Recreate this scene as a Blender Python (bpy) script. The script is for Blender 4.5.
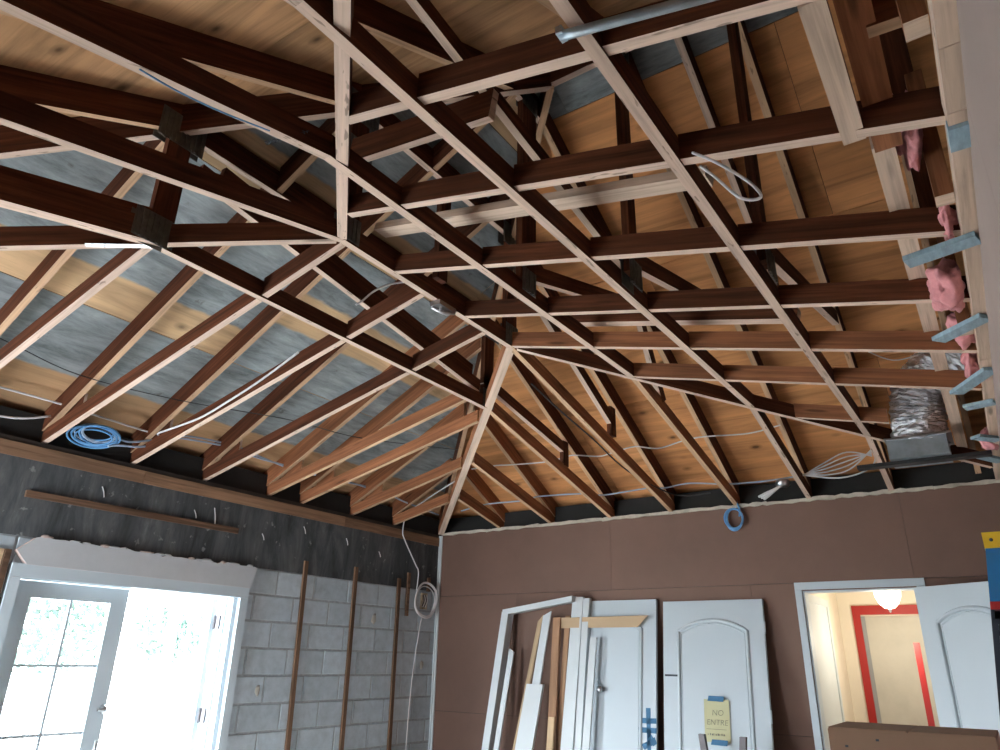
import bpy, bmesh, math, random
from mathutils import Vector, Matrix, noise
random.seed(7)
for o in list(bpy.data.objects): bpy.data.objects.remove(o)
SC = bpy.context.scene
COL = SC.collection
H = 2.80                      # wall height; z below is given relative to the wall top
S = 0.2297                    # slope of the vaulted ceiling framing
A = 2.6724                    # plan distance from wall to the vault's ridge
LEN = 6.841                   # back wall to front wall
XR = 5.165                    # right wall
RS, RZ = 0.5, 0.09            # roof pitch, rafter underside at the wall line

# ------------------------------------------------------------------ camera, world, lights, exposure
cam = bpy.data.cameras.new('camera'); co = bpy.data.objects.new('camera', cam); COL.objects.link(co)
yaw, pit, rol = 0.6034, 0.3818, 0.0209
fw = Vector((-math.sin(yaw)*math.cos(pit), math.cos(yaw)*math.cos(pit), math.sin(pit)))
ri = Vector((math.cos(yaw), math.sin(yaw), 0)); up = ri.cross(fw)
r2 = ri*math.cos(rol)+up*math.sin(rol); u2 = up*math.cos(rol)-ri*math.sin(rol)
m = Matrix((r2, u2, -fw)).transposed().to_4x4(); m.translation = Vector((5.0082, -6.1773, -1.2728+H))
co.matrix_world = m
cam.sensor_width = 36; cam.lens = 36*0.7102; cam.clip_start = 0.02; cam.clip_end = 200
SC.camera = co
W = bpy.data.worlds.new('World'); SC.world = W; W.use_nodes = True
bg = W.node_tree.nodes['Background']; bg.inputs[0].default_value = (0.86, 0.93, 1.0, 1); bg.inputs[1].default_value = 26.0
def area(name, loc, rot, sx, sy, power, col):
    l = bpy.data.lights.new(name, 'AREA'); l.shape = 'RECTANGLE'; l.size = sx; l.size_y = sy; l.energy = power; l.color = col
    o = bpy.data.objects.new(name, l); o.location = loc; o.rotation_euler = rot; COL.objects.link(o); return o
# daylight portals: sky light through a fill-light opening added in the front wall behind the photographer, and through the garden doors
fo = area('fill_front_opening', (0.7, -6.90, 1.1), (math.radians(90), 0, 0), 0.8, 2.2, 1, (1, 1, 1)); fo.data.cycles.is_portal = True
gd = area('daylight_garden_door', (-0.20, -3.3, 1.0), (math.radians(90), 0, math.radians(-90)), 1.7, 2.0, 1, (1, 1, 1)); gd.data.cycles.is_portal = True
sun = bpy.data.lights.new('sun', 'SUN'); sun.energy = 12; sun.angle = 0.02; sun.color = (1, 0.95, 0.88)
so = bpy.data.objects.new('sun', sun); so.rotation_euler = (math.radians(35), math.radians(20), math.radians(20)); COL.objects.link(so)
vs = SC.view_settings; vs.view_transform = 'Standard'; vs.look = 'None'; vs.gamma = 1.0; vs.use_curve_mapping = False; vs.exposure = 0.6
try:
    SC.cycles.use_denoising = True; SC.cycles.max_bounces = 8; SC.cycles.diffuse_bounces = 5
    SC.cycles.sample_clamp_indirect = 6.0
except Exception: pass

# ------------------------------------------------------------------ materials
MATS = {}
class NT:
    def __init__(s, name, rough=0.8, metal=0.0):
        s.m = bpy.data.materials.new(name); s.m.use_nodes = True; s.t = s.m.node_tree
        s.b = s.t.nodes['Principled BSDF']; s.b.inputs['Roughness'].default_value = rough; s.b.inputs['Metallic'].default_value = metal
        MATS[name] = s.m
    def n(s, typ, **kw):
        x = s.t.nodes.new(typ)
        for k, v in kw.items():
            if k.startswith('i_'): 
                key = k[2:].replace('_', ' ')
                x.inputs[key].default_value = v
            else: setattr(x, k, v)
        return x
    def l(s, a, b): s.t.links.new(a, b)
    def coord(s, kind='UV', scale=(1, 1, 1), rnd=True):
        tc = s.n('ShaderNodeTexCoord'); mp = s.n('ShaderNodeMapping'); mp.inputs['Scale'].default_value = scale
        if rnd:
            oi = s.n('ShaderNodeObjectInfo'); mu = s.n('ShaderNodeMath', operation='MULTIPLY'); mu.inputs[1].default_value = 37.0
            s.l(oi.outputs['Random'], mu.inputs[0]); cb = s.n('ShaderNodeCombineXYZ')
            s.l(mu.outputs[0], cb.inputs[0]); s.l(mu.outputs[0], cb.inputs[2]); s.l(cb.outputs[0], mp.inputs['Location'])
        s.l(tc.outputs[kind], mp.inputs['Vector']); return mp.outputs[0]
    def noise(s, vec, scale=1.0, detail=4.0, rough=0.6, dist=0.0):
        x = s.n('ShaderNodeTexNoise'); x.inputs['Scale'].default_value = scale; x.inputs['Detail'].default_value = detail
        x.inputs['Roughness'].default_value = rough; x.inputs['Distortion'].default_value = dist
        s.l(vec, x.inputs['Vector']); return x.outputs['Fac']
    def ramp(s, fac, stops):
        x = s.n('ShaderNodeValToRGB'); e = x.color_ramp.elements
        while len(e) < len(stops): e.new(0.5)
        for i, (p, c) in enumerate(stops): e[i].position = p; e[i].color = (*c, 1)
        s.l(fac, x.inputs['Fac']); return x.outputs['Color']
    def mix(s, fac, a, b, blend='MIX'):
        x = s.n('ShaderNodeMix', data_type='RGBA', blend_type=blend)
        if isinstance(fac, (int, float)): x.inputs[0].default_value = fac
        else: s.l(fac, x.inputs[0])
        for i, v in ((6, a), (7, b)):
            if isinstance(v, tuple): x.inputs[i].default_value = (*v, 1)
            else: s.l(v, x.inputs[i])
        return x.outputs[2]
    def bump(s, fac, strength=0.3, dist=0.01):
        x = s.n('ShaderNodeBump'); x.inputs['Strength'].default_value = strength; x.inputs['Distance'].default_value = dist
        s.l(fac, x.inputs['Height']); s.l(x.outputs[0], s.b.inputs['Normal'])
    def rand_val(s, col, lo, hi):
        oi = s.n('ShaderNodeObjectInfo'); mr = s.n('ShaderNodeMapRange'); mr.inputs[3].default_value = lo; mr.inputs[4].default_value = hi
        s.l(oi.outputs['Random'], mr.inputs[0]); hs = s.n('ShaderNodeHueSaturation'); s.l(mr.outputs[0], hs.inputs['Value'])
        s.l(col, hs.inputs['Color']); return hs.outputs[0]
    def out(s, col): s.l(col, s.b.inputs['Base Color'])

def mul(c, k): return tuple(min(1, v*k) for v in c)
def wood(name, c, dark=0.6, light=1.25, rough=0.75, flecks=0.0, var=0.18, knots=True):
    t = NT(name, rough); t.b.inputs['Specular IOR Level'].default_value = 0.15
    v = t.coord('UV', (1.6, 42, 1)); g = t.noise(v, 1.0, 5, 0.65, 0.4)
    col = t.ramp(g, [(0.32, mul(c, dark)), (0.5, c), (0.68, mul(c, light))])
    v2 = t.coord('UV', (1.1, 7, 1)); st = t.noise(v2, 1.3, 3, 0.5)
    col = t.mix(t.ramp(st, [(0.42, (0, 0, 0)), (0.72, (0.55, 0.55, 0.55))]), col, mul(c, dark*0.8))
    if knots:
        v3 = t.coord('UV', (1.7, 12, 1)); vo = t.n('ShaderNodeTexVoronoi'); vo.inputs['Scale'].default_value = 1.0; t.l(v3, vo.inputs['Vector'])
        col = t.mix(t.ramp(vo.outputs['Distance'], [(0.07, (0.8, 0.8, 0.8)), (0.16, (0, 0, 0))]), col, mul(c, 0.3))
    if flecks:
        v4 = t.coord('UV', (9, 45, 1)); fl = t.noise(v4, 1.0, 2, 0.5)
        col = t.mix(t.ramp(fl, [(0.66, (0, 0, 0)), (0.70, (flecks, flecks, flecks))]), col, (0.07, 0.04, 0.03))
    t.out(t.rand_val(col, 1-var, 1+var)); t.bump(g, 0.25, 0.003); return t.m
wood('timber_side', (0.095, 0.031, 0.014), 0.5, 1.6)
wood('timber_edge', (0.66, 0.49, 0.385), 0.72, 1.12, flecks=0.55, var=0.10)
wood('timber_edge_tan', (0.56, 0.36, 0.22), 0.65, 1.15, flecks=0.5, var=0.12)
wood('timber_mid', (0.27, 0.108, 0.05), 0.6, 1.35)  # lighter than the sides; carries brighter light on members near the back corner
wood('timber_pale', (0.62, 0.47, 0.36), 0.7, 1.15, var=0.08)
wood('timber_rail', (0.28, 0.165, 0.10), 0.6, 1.3)
wood('furring', (0.15, 0.088, 0.056), 0.6, 1.35)
wood('lath_tan', (0.55, 0.40, 0.25), 0.75, 1.15, knots=False)
wood('jamb_brown', (0.34, 0.20, 0.12), 0.7, 1.2, knots=False)

def plywood(name, wood_c, coated):
    t = NT(name, 0.8); t.b.inputs['Specular IOR Level'].default_value = 0.15
    v = t.coord('UV', (0.45, 5.0, 1)); g = t.noise(v, 1.3, 7, 0.6, 1.1)
    col = t.ramp(g, [(0.33, mul(wood_c, 0.62)), (0.5, wood_c), (0.66, mul(wood_c, 1.25))])
    vf = t.coord('UV', (3, 70, 1)); fg = t.noise(vf, 1, 3, 0.6)
    col = t.mix(t.ramp(fg, [(0.55, (0, 0, 0)), (0.75, (0.35, 0.35, 0.35))]), col, mul(wood_c, 0.55))
    vk = t.coord('UV', (1.5, 2.6, 1)); vo = t.n('ShaderNodeTexVoronoi'); vo.inputs['Scale'].default_value = 1.7; t.l(vk, vo.inputs['Vector'])
    col = t.mix(t.ramp(vo.outputs['Distance'], [(0.05, (0.9, 0.9, 0.9)), (0.085, (0.45, 0.45, 0.45)), (0.16, (0, 0, 0))]), col, mul(wood_c, 0.16))
    vs_ = t.coord('UV', (1, 1.6, 1)); st = t.noise(vs_, 1.5, 3, 0.6)
    col = t.mix(t.ramp(st, [(0.5, (0, 0, 0)), (0.8, (0.5, 0.5, 0.5))]), col, mul(wood_c, 0.5))
    if coated:                                            # grey weathered coat with worn edges, its own shape on each sheet
        vg = t.coord('UV', (1.3, 7, 1)); gg = t.noise(vg, 1.8, 9, 0.74, 0.3)
        grey = t.ramp(gg, [(0.30, (0.10, 0.11, 0.112)), (0.5, (0.225, 0.247, 0.25)), (0.72, (0.35, 0.38, 0.38))])
        vm = t.coord('UV', (1, 1, 1)); sp = t.noise(vm, 9, 4, 0.7)
        grey = t.mix(t.ramp(sp, [(0.64, (0, 0, 0)), (0.72, (0.6, 0.6, 0.6))]), grey, (0.10, 0.085, 0.075))
        tc = t.n('ShaderNodeTexCoord'); sx = t.n('ShaderNodeSeparateXYZ'); t.l(tc.outputs['UV'], sx.inputs[0])
        nz = t.noise(vm, 3.0, 4, 0.7); ad = t.n('ShaderNodeMath', operation='MULTIPLY_ADD'); ad.inputs[1].default_value = 0.06
        t.l(nz, ad.inputs[0]); t.l(sx.outputs[1], ad.inputs[2])
        mask = t.ramp(ad.outputs[0], coated)
        col = t.mix(mask, col, grey)
    t.out(t.rand_val(col, 0.9, 1.1)); t.bump(g, 0.15, 0.004); return t.m
plywood('plywood_orange', (0.60, 0.275, 0.11), None)
plywood('plywood_tan', (0.48, 0.27, 0.135), None)
# v is metres up each sheet divided by 1.22: lower third bare, rest coated
plywood('plywood_coated_low', (0.46, 0.28, 0.15), [(0.535, (0, 0, 0)), (0.55, (1, 1, 1))])
plywood('plywood_coated', (0.50, 0.33, 0.185), [(0.262, (0, 0, 0)), (0.277, (1, 1, 1))])
plywood('plywood_coated_flip', (0.50, 0.33, 0.185), [(0.0, (1, 1, 1)), (0.405, (1, 1, 1)), (0.42, (0, 0, 0)), (0.66, (0, 0, 0)), (0.68, (1, 1, 1))])
plywood('plywood_grey', (0.40, 0.25, 0.14), [(0.0, (0, 0, 0)), (0.04, (1, 1, 1))])

def mottled(name, c, rough=0.85, scale=6, amt=0.25, kind='Object', bump=0.2, bd=0.003, metal=0.0, stretch=(1, 1, 1), var=0.0):
    t = NT(name, rough, metal); v = t.coord(kind, stretch); g = t.noise(v, scale, 5, 0.62)
    col = t.ramp(g, [(0.25, mul(c, 1-amt)), (0.5, c), (0.78, mul(c, 1+amt))])
    if var: col = t.rand_val(col, 1-var, 1+var)
    t.out(col)
    if bump: t.bump(g, bump, bd)
    return t
mottled('concrete_block', (0.45, 0.52, 0.57), 0.9, 14, 0.16, bump=0.5, var=0.10)
mottled('mortar', (0.37, 0.40, 0.42), 0.95, 30, 0.2)
t = NT('tie_beam', 0.85); v = t.coord('Object', (1, 3.0, 0.7)); g_ = t.noise(v, 2.2, 6, 0.7, 0.6)
col = t.ramp(g_, [(0.32, (0.026, 0.029, 0.032)), (0.48, (0.062, 0.069, 0.074)), (0.62, (0.105, 0.113, 0.118)), (0.75, (0.20, 0.212, 0.218))])
v = t.coord('Object', (1, 1, 1)); g2_ = t.noise(v, 14, 3, 0.6); col = t.mix(t.ramp(g2_, [(0.66, (0, 0, 0)), (0.72, (0.6, 0.6, 0.6))]), col, (0.30, 0.31, 0.31)); t.out(col); t.bump(g_, 0.3, 0.004)
mottled('wallboard_brown', (0.140, 0.077, 0.055), 0.72, 2.2, 0.13, stretch=(1, 1, 1), bump=0.05, var=0.035)
mottled('wallboard_grey_brown', (0.29, 0.225, 0.20), 0.75, 1.6, 0.10, bump=0.05)
mottled('plaster_rim', (0.52, 0.47, 0.39), 0.9, 9, 0.3)
mottled('white_paint', (0.52, 0.60, 0.65), 0.45, 2, 0.03, bump=0)
mottled('frame_paint', (0.58, 0.63, 0.65), 0.45, 2, 0.04, bump=0)
mottled('drywall_scrap', (0.50, 0.52, 0.54), 0.9, 8, 0.06)
mottled('drywall_core', (0.50, 0.40, 0.36), 0.95, 40, 0.3)
mottled('floor_concrete', (0.56, 0.54, 0.51), 0.75, 3, 0.15)
mottled('patio', (0.75, 0.74, 0.72), 0.8, 3, 0.06)
mottled('felt', (0.012, 0.011, 0.010), 0.9, 8, 0.2)  # roofing felt, and the black of the added eave strips
mottled('dark_soffit', (0.045, 0.036, 0.03), 0.9, 8, 0.3)
mottled('galvanised', (0.42, 0.50, 0.55), 0.38, 18, 0.2, metal=0.7)
mottled('truss_plate_steel', (0.13, 0.125, 0.115), 0.55, 30, 0.3, metal=0.6)
mottled('blue_timber_paint', (0.26, 0.37, 0.43), 0.7, 14, 0.28, stretch=(4, 1, 1))
mottled('foil', (0.80, 0.82, 0.86), 0.30, 22, 0.12, metal=1.0, bump=0.9, bd=0.02)
mottled('insulation_pink', (0.58, 0.24, 0.25), 0.95, 12, 0.30, bump=0.9, bd=0.02)
mottled('cable_white', (0.66, 0.65, 0.66), 0.5, 2, 0.02, bump=0)
mottled('cable_blue', (0.10, 0.27, 0.50), 0.5, 2, 0.05, bump=0)
mottled('cable_pale_blue', (0.34, 0.43, 0.56), 0.5, 2, 0.05, bump=0)
mottled('cable_black', (0.015, 0.015, 0.016), 0.5, 2, 0.05, bump=0)
mottled('box_plastic', (0.42, 0.36, 0.26), 0.5, 30, 0.4, bump=0)
mottled('cardboard', (0.25, 0.155, 0.10), 0.85, 3, 0.08, bump=0.03)
mottled('tape_blue', (0.022, 0.13, 0.26), 0.6, 10, 0.08, bump=0)
mottled('note_paper', (0.52, 0.51, 0.31), 0.8, 6, 0.04, bump=0)
mottled('ink', (0.18, 0.18, 0.14), 0.8, 4, 0.05, bump=0)
mottled('cream_paint', (0.74, 0.68, 0.57), 0.7, 2, 0.03, bump=0)
mottled('red_paint', (0.33, 0.012, 0.010), 0.45, 4, 0.08, bump=0)
mottled('grey_paint', (0.26, 0.27, 0.28), 0.6, 4, 0.05, bump=0)
mottled('plaster_white', (0.47, 0.45, 0.40), 0.8, 3, 0.14, bump=0)
mottled('ladder_blue', (0.012, 0.14, 0.33), 0.4, 6, 0.06, bump=0)
mottled('ladder_yellow', (0.68, 0.44, 0.02), 0.45, 6, 0.06, bump=0)
mottled('label_dark', (0.02, 0.03, 0.045), 0.5, 6, 0.06, bump=0)
mottled('label_white', (0.65, 0.68, 0.70), 0.5, 6, 0.03, bump=0)
mottled('grey_metal', (0.115, 0.108, 0.115), 0.5, 12, 0.15, metal=0.2)
mottled('steel', (0.52, 0.54, 0.56), 0.3, 9, 0.08, metal=1.0, bump=0)
mottled('leaf', (0.010, 0.030, 0.021), 0.6, 3, 0.35, bump=0)
mottled('bark', (0.12, 0.11, 0.09), 0.9, 12, 0.3)
t = NT('glass_pane', 0.02); t.b.inputs['Transmission Weight'].default_value = 1.0; t.b.inputs['IOR'].default_value = 1.02; t.b.inputs['Base Color'].default_value = (0.93, 1, 0.98, 1)
t = NT('lamp_glass', 0.4); t.b.inputs['Base Color'].default_value = (1, 0.93, 0.8, 1); t.b.inputs['Emission Color'].default_value = (1, 0.86, 0.62, 1); t.b.inputs['Emission Strength'].default_value = 3.2
# ------------------------------------------------------------------ mesh helpers
WORLD = {}
class MB:
    """collects faces in wall-top coordinates; build() links one mesh object"""
    def __init__(s): s.v = []; s.f = []; s.mi = []; s.uv = []; s.sm = []
    def face(s, pts, mi=0, uv=None, smooth=False):
        b = len(s.v); s.v += [Vector(p) for p in pts]; s.f.append(tuple(range(b, b+len(pts)))); s.mi.append(mi)
        s.uv.append(uv or [(0, 0)]*len(pts)); s.sm.append(smooth)
    def hexa(s, c, mi=(0,)*6, L=1, w=None):
        # c: 8 corners: 0-3 start ring (bl, br, tr, tl), 4-7 end ring ; faces: bottom, right, top, left, start, end
        o = random.uniform(0, 5)
        ln = (Vector(c[4])-Vector(c[0])).length; k = 0.0
        for i, (a, b) in enumerate(((0, 1), (1, 2), (2, 3), (3, 0))):
            wd = (Vector(c[b])-Vector(c[a])).length
            s.face([c[b], c[a], c[a+4], c[b+4]], mi[i], [(o, k+wd), (o, k), (o+ln, k), (o+ln, k+wd)]); k += wd+0.3
        w0 = (Vector(c[1])-Vector(c[0])).length; h0 = (Vector(c[3])-Vector(c[0])).length
        s.face([c[0], c[1], c[2], c[3]], mi[4], [(0, 0), (w0, 0), (w0, h0), (0, h0)])
        s.face([c[5], c[4], c[7], c[6]], mi[5], [(0, 0), (w0, 0), (w0, h0), (0, h0)])
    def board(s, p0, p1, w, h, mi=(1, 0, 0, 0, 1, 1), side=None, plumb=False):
        """lumber whose bottom centre line runs p0->p1, h upward in the vertical plane"""
        p0, p1 = Vector(p0), Vector(p1); d = (p1-p0).normalized()
        sd = Vector(side).normalized() if side else d.cross(Vector((0, 0, 1)))
        if sd.length < 1e-4: sd = Vector((1, 0, 0))
        sd.normalize(); u = sd.cross(d).normalized()
        if u.z < 0: u = -u
        if plumb and abs(d.z) < 0.95: u = Vector((0, 0, 1/max(0.3, math.sqrt(1-d.z*d.z))))
        a = sd*(w/2); hh = u*h
        s.hexa([p0-a, p0+a, p0+a+hh, p0-a+hh, p1-a, p1+a, p1+a+hh, p1-a+hh], mi)
    def box(s, lo, hi, mi=0):
        x0, y0, z0 = lo; x1, y1, z1 = hi
        c = [(x0, y0, z0), (x1, y0, z0), (x1, y0, z1), (x0, y0, z1), (x0, y1, z0), (x1, y1, z0), (x1, y1, z1), (x0, y1, z1)]
        s.hexa(c, (mi,)*6)
    def tube(s, pts, r, n=8, mi=0, closed=False):
        P = [Vector(p) for p in pts]
        rings = []; N = len(P); prev = None
        for i, p in enumerate(P):
            if closed: d = P[(i+1) % N]-P[i-1]
            else: d = P[min(i+1, N-1)]-P[max(i-1, 0)]
            d.normalize()
            q = prev if prev else (Vector((0, 0, 1)) if abs(d.z) < 0.9 else Vector((1, 0, 0)))
            x = (q-d*q.dot(d)).normalized(); y = d.cross(x); prev = x
            rr = r[i] if isinstance(r, (list, tuple)) else r
            rings.append([p+(x*math.cos(k*2*math.pi/n)+y*math.sin(k*2*math.pi/n))*rr for k in range(n)])
        for i in range(N if closed else N-1):
            a, b = rings[i], rings[(i+1) % N]
            for k in range(n): s.face([a[k], a[(k+1) % n], b[(k+1) % n], b[k]], mi, None, True)
        if not closed: s.face(rings[0][::-1], mi); s.face(rings[-1], mi)
    def lathe(s, c, prof, n=24, mi=0, axis='z'):
        c = Vector(c)
        def pt(r, h, a):
            x, y = r*math.cos(a), r*math.sin(a)
            return c+(Vector((x, y, h)) if axis == 'z' else Vector((x, h, y)))
        for (r0, h0), (r1, h1) in zip(prof, prof[1:]):
            for k in range(n):
                a0, a1 = 2*math.pi*k/n, 2*math.pi*(k+1)/n
                s.face([pt(r0, h0, a0), pt(r0, h0, a1), pt(r1, h1, a1), pt(r1, h1, a0)], mi, None, True)
    def prism(s, poly, n, mi=0, mi_side=None, uvs=None):
        P = [Vector(p) for p in poly]; n = Vector(n); Q = [p+n for p in P]
        s.face(P, mi, uvs); s.face(Q[::-1], mi, uvs[::-1] if uvs else None)
        for i in range(len(P)):
            j = (i+1) % len(P); s.face([P[j], P[i], Q[i], Q[j]], mi if mi_side is None else mi_side)
    def build(s, name, mats, parent=None, M=None, base=False):
        v = [(M @ p if M else p) for p in s.v]; v = [p+Vector((0, 0, H)) for p in v]
        lo = Vector([min(p[i] for p in v) for i in range(3)]); hi = Vector([max(p[i] for p in v) for i in range(3)])
        c = (lo+hi)/2; c.z = lo.z
        me = bpy.data.meshes.new(name); me.from_pydata([tuple(p-c) for p in v], [], s.f)
        for x in (mats if isinstance(mats, (list, tuple)) else [mats]): me.materials.append(MATS[x])
        me.polygons.foreach_set('material_index', s.mi); me.polygons.foreach_set('use_smooth', s.sm)
        ul = me.uv_layers.new(name='UVMap'); flat = [x for f in s.uv for q in f for x in q]; ul.data.foreach_set('uv', flat)
        bm = bmesh.new(); bm.from_mesh(me); bmesh.ops.remove_doubles(bm, verts=bm.verts, dist=1e-5); bmesh.ops.recalc_face_normals(bm, faces=bm.faces); bm.to_mesh(me); bm.free()
        o = bpy.data.objects.new(name, me); COL.objects.link(o)
        if parent: o.parent = parent; o.location = c-WORLD[parent.name]
        else: o.location = c
        WORLD[o.name] = c
        return o
def tag(o, label, cat, group=None):
    o['label'] = label; o['category'] = cat
    if group: o['group'] = group
    return o
def thing(name, label, cat, loc, group=None):
    o = bpy.data.objects.new(name, None); o.empty_display_size = 0.1; COL.objects.link(o)
    p = Vector(loc)+Vector((0, 0, H)); o.location = p; WORLD[o.name] = p
    return tag(o, label, cat, group)
def struct(o): o['kind'] = 'structure'; return o
def curve_pts(pts, n=6):
    P = [Vector(p) for p in pts]; out = []
    for i in range(len(P)-1):
        a, b, c, d = P[max(i-1, 0)], P[i], P[i+1], P[min(i+2, len(P)-1)]
        for k in range(n):
            t_ = k/n
            out.append(0.5*((2*b)+(c-a)*t_+(2*a-5*b+4*c-d)*t_*t_+(3*b-a-3*c+d)*t_**3))
    out.append(P[-1]); return out
def cable(name, pts, r, mat, label, cat='cable', group=None, n=6):
    mb = MB(); mb.tube(curve_pts(pts, n), r, 6); return tag(mb.build(name, mat), label, cat, group)
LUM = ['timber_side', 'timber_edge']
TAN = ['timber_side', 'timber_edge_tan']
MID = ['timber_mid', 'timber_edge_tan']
def zc(x, y): return S*min(x, 2*A-x, -y, LEN+y)
def zr(x, y): return RZ+RS*min(x, -y, LEN+y)

# ------------------------------------------------------------------ setting: floor, walls, ground
mb = MB(); mb.box((-0.2, -6.95, -H-0.1), (8.0, 0.0, -H)); struct(mb.build('floor', 'floor_concrete'))
mb = MB(); mb.box((-40, -40, -H-0.25), (-0.2, 40, -H-0.05)); struct(mb.build('ground', 'patio'))

# left wall: mortar core, concrete blocks, dark tie beam, timber plate
DY0, DY1, DZ = -4.16, -2.43, -0.80           # garden-door opening
root = bpy.data.objects.new('wall_left', None); COL.objects.link(root); root['kind'] = 'structure'; WORLD['wall_left'] = Vector((0, 0, 0))
mb = MB()
mb.box((-0.19, DY1, -H), (-0.006, 0.0, -0.61)); mb.box((-0.19, -6.84, -H), (-0.006, DY0, -0.61)); mb.box((-0.19, DY0, DZ), (-0.006, DY1, -0.61))
mb.build('mortar_core', 'mortar', root)
mb = MB(); mb.box((-0.19, -6.84, -0.61), (0.006, 0.0, -0.135)); mb.build('tie_beam', 'tie_beam', root)
bms = {}
for c in range(11):
    z1 = -0.61-0.2032*c; z0 = max(z1-0.2032, -H); off = (-2.13 if c % 2 == 0 else -1.935)
    ks = [off+0.4064*k for k in range(-13, 8)]
    for y0 in ks:
        y1 = y0+0.4064
        segs = [(max(y0, -6.84), min(y1, 0.0))]
        if c > 0:
            ns = []
            for a_, b_ in segs:
                if b_ <= DY0 or a_ >= DY1: ns.append((a_, b_))
                else:
                    if a_ < DY0: ns.append((a_, DY0))
                    if b_ > DY1: ns.append((DY1, b_))
            segs = ns
        for a_, b_ in segs:
            if b_-a_ < 0.04: continue
            j = 0.005; e = 0.006; x0, x1 = -0.02, random.uniform(-0.001, 0.004)
            p = [(x0, a_+j, z0+j), (x0, b_-j, z0+j), (x0, b_-j, z1-j), (x0, a_+j, z1-j)]
            q = [(x1, a_+j+e, z0+j+e), (x1, b_-j-e, z0+j+e), (x1, b_-j-e, z1-j-e), (x1, a_+j+e, z1-j-e)]
            mb = MB(); mb.face(q)
            for i in range(4): k = (i+1) % 4; mb.face([p[i], p[k], q[k], q[i]])
            mb.build('block', 'concrete_block', root)
PL = MB()
y = 0.0
for seg in (1.45, 2.0, 1.75, 1.65):
    mb = MB(); mb.hexa([(-0.09, y-seg+0.004, -0.135), (0.012, y-seg+0.004, -0.135), (0.012, y-seg+0.004, -0.045), (-0.09, y-seg+0.004, -0.045),
                        (-0.09, y, -0.135), (0.012, y, -0.135), (0.012, y, -0.045), (-0.09, y, -0.045)], (0,)*6); mb.build('wall_plate', 'timber_rail', root); y -= seg
mb = MB(); mb.box((-0.19, -6.84, -0.045), (0.0, 0, -0.012)); mb.build('plate_shim', 'dark_soffit', root)

# back wall: brown backing board in sheets, doorway
DX0, DX1, DH = 3.70, 4.49, -0.72
root = bpy.data.objects.new('wall_back', None); COL.objects.link(root); root['kind'] = 'structure'; WORLD['wall_back'] = Vector((0, 0, 0))
mb = MB(); mb.box((-0.19, 0.012, -H), (DX0, 0.11, 0.0)); mb.box((DX1, 0.012, -H), (8, 0.11, 0.0)); mb.box((DX0, 0.012, DH), (DX1, 0.11, 0.0)); mb.build('stud_core', 'dark_soffit', root)
for (z0, z1, cuts) in ((-0.655, -0.012, [0, 2.05, 4.49, 5.16]), (-1.755, -0.657, [0, 1.0, 3.3, 5.16]), (-H, -1.757, [0, 2.2, 5.16])):
    for x0, x1 in zip(cuts, cuts[1:]):
        parts = [(x0, x1, z0, z1)]
        if x1 > DX0 and x0 < DX1 and z0 < DH:
            parts = []
            if x0 < DX0: parts.append((x0, DX0, z0, z1))
            if x1 > DX1: parts.append((DX1, x1, z0, z1))
            if z1 > DH: parts.append((max(x0, DX0), min(x1, DX1), max(z0, DH), z1))
        for a_, b_, c_, d_ in parts:
            mb = MB(); mb.box((a_+0.001, random.uniform(-0.003, 0), c_+0.001), (b_-0.001, 0.012, d_-0.001)); mb.build('wallboard_sheet', 'wallboard_brown', root)
# plaster rim along the top of the back wall, broken and uneven
x = 0.03; k = 0
rimroot = bpy.data.objects.new('trim_1', None); COL.objects.link(rimroot); rimroot['kind'] = 'structure'; WORLD['trim_1'] = Vector((0, 0, 0))
while x < 5.1:
    w = random.uniform(0.25, 0.8); mb = MB(); n_ = 8; up_ = []; dn = []
    for i in range(n_+1):
        xx = x+(w-0.002)*i/n_; up_.append((xx, -0.022, 0.006+random.uniform(-0.006, 0.008))); dn.append((xx, -0.022, -0.018+random.uniform(-0.007, 0.006)))
    mb.prism(dn+up_[::-1], (0, 0.024+random.uniform(-.004, .004), 0)); mb.build('rim_piece', 'plaster_rim', rimroot); x += w
mb = MB(); mb.box((0.012, -0.014, -H), (0.035, 0.0, -0.02)); mb.box((0.004, -0.03, -H), (0.016, 0.0, -0.02)); struct(mb.build('trim_2', 'frame_paint'))

# right wall board with pale timber plate on top
root = bpy.data.objects.new('wall_right', None); COL.objects.link(root); root['kind'] = 'structure'; WORLD['wall_right'] = Vector((0, 0, 0))
ys = [-6.84, -4.45, -2.0, 0.0]
for a_, b_ in zip(ys, ys[1:]):
    mb = MB(); mb.box((XR, a_+0.001, -H), (XR+0.016, b_-0.001, 0.015)); mb.build('wallboard_sheet', 'wallboard_grey_brown', root)
ys = [-6.84, -4.66, -4.42, -2.6, 0.0]
for a_, b_ in zip(ys, ys[1:]):
    mb = MB(); mb.box((XR-0.042, a_+0.002, 0.0), (XR, b_-0.002, 0.09)); mb.build('wall_plate', 'timber_pale', root)
mb = MB(); mb.box((XR+0.016, -6.84, -H), (XR+0.1, 0.0, 0.0)); mb.build('stud_core', 'dark_soffit', root)
# front wall behind the photographer, with an unseen opening added to let in fill light
root = bpy.data.objects.new('wall_front', None); COL.objects.link(root); root['kind'] = 'structure'; WORLD['wall_front'] = Vector((0, 0, 0))
mb = MB(); mb.box((-0.19, -6.95, -0.6), (8, -6.84, 0)); mb.box((-0.19, -6.95, -H), (0.30, -6.84, -0.6)); mb.box((1.10, -6.95, -H), (8, -6.84, -0.6)); mb.build('front_panel', 'wallboard_grey_brown', root)

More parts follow.
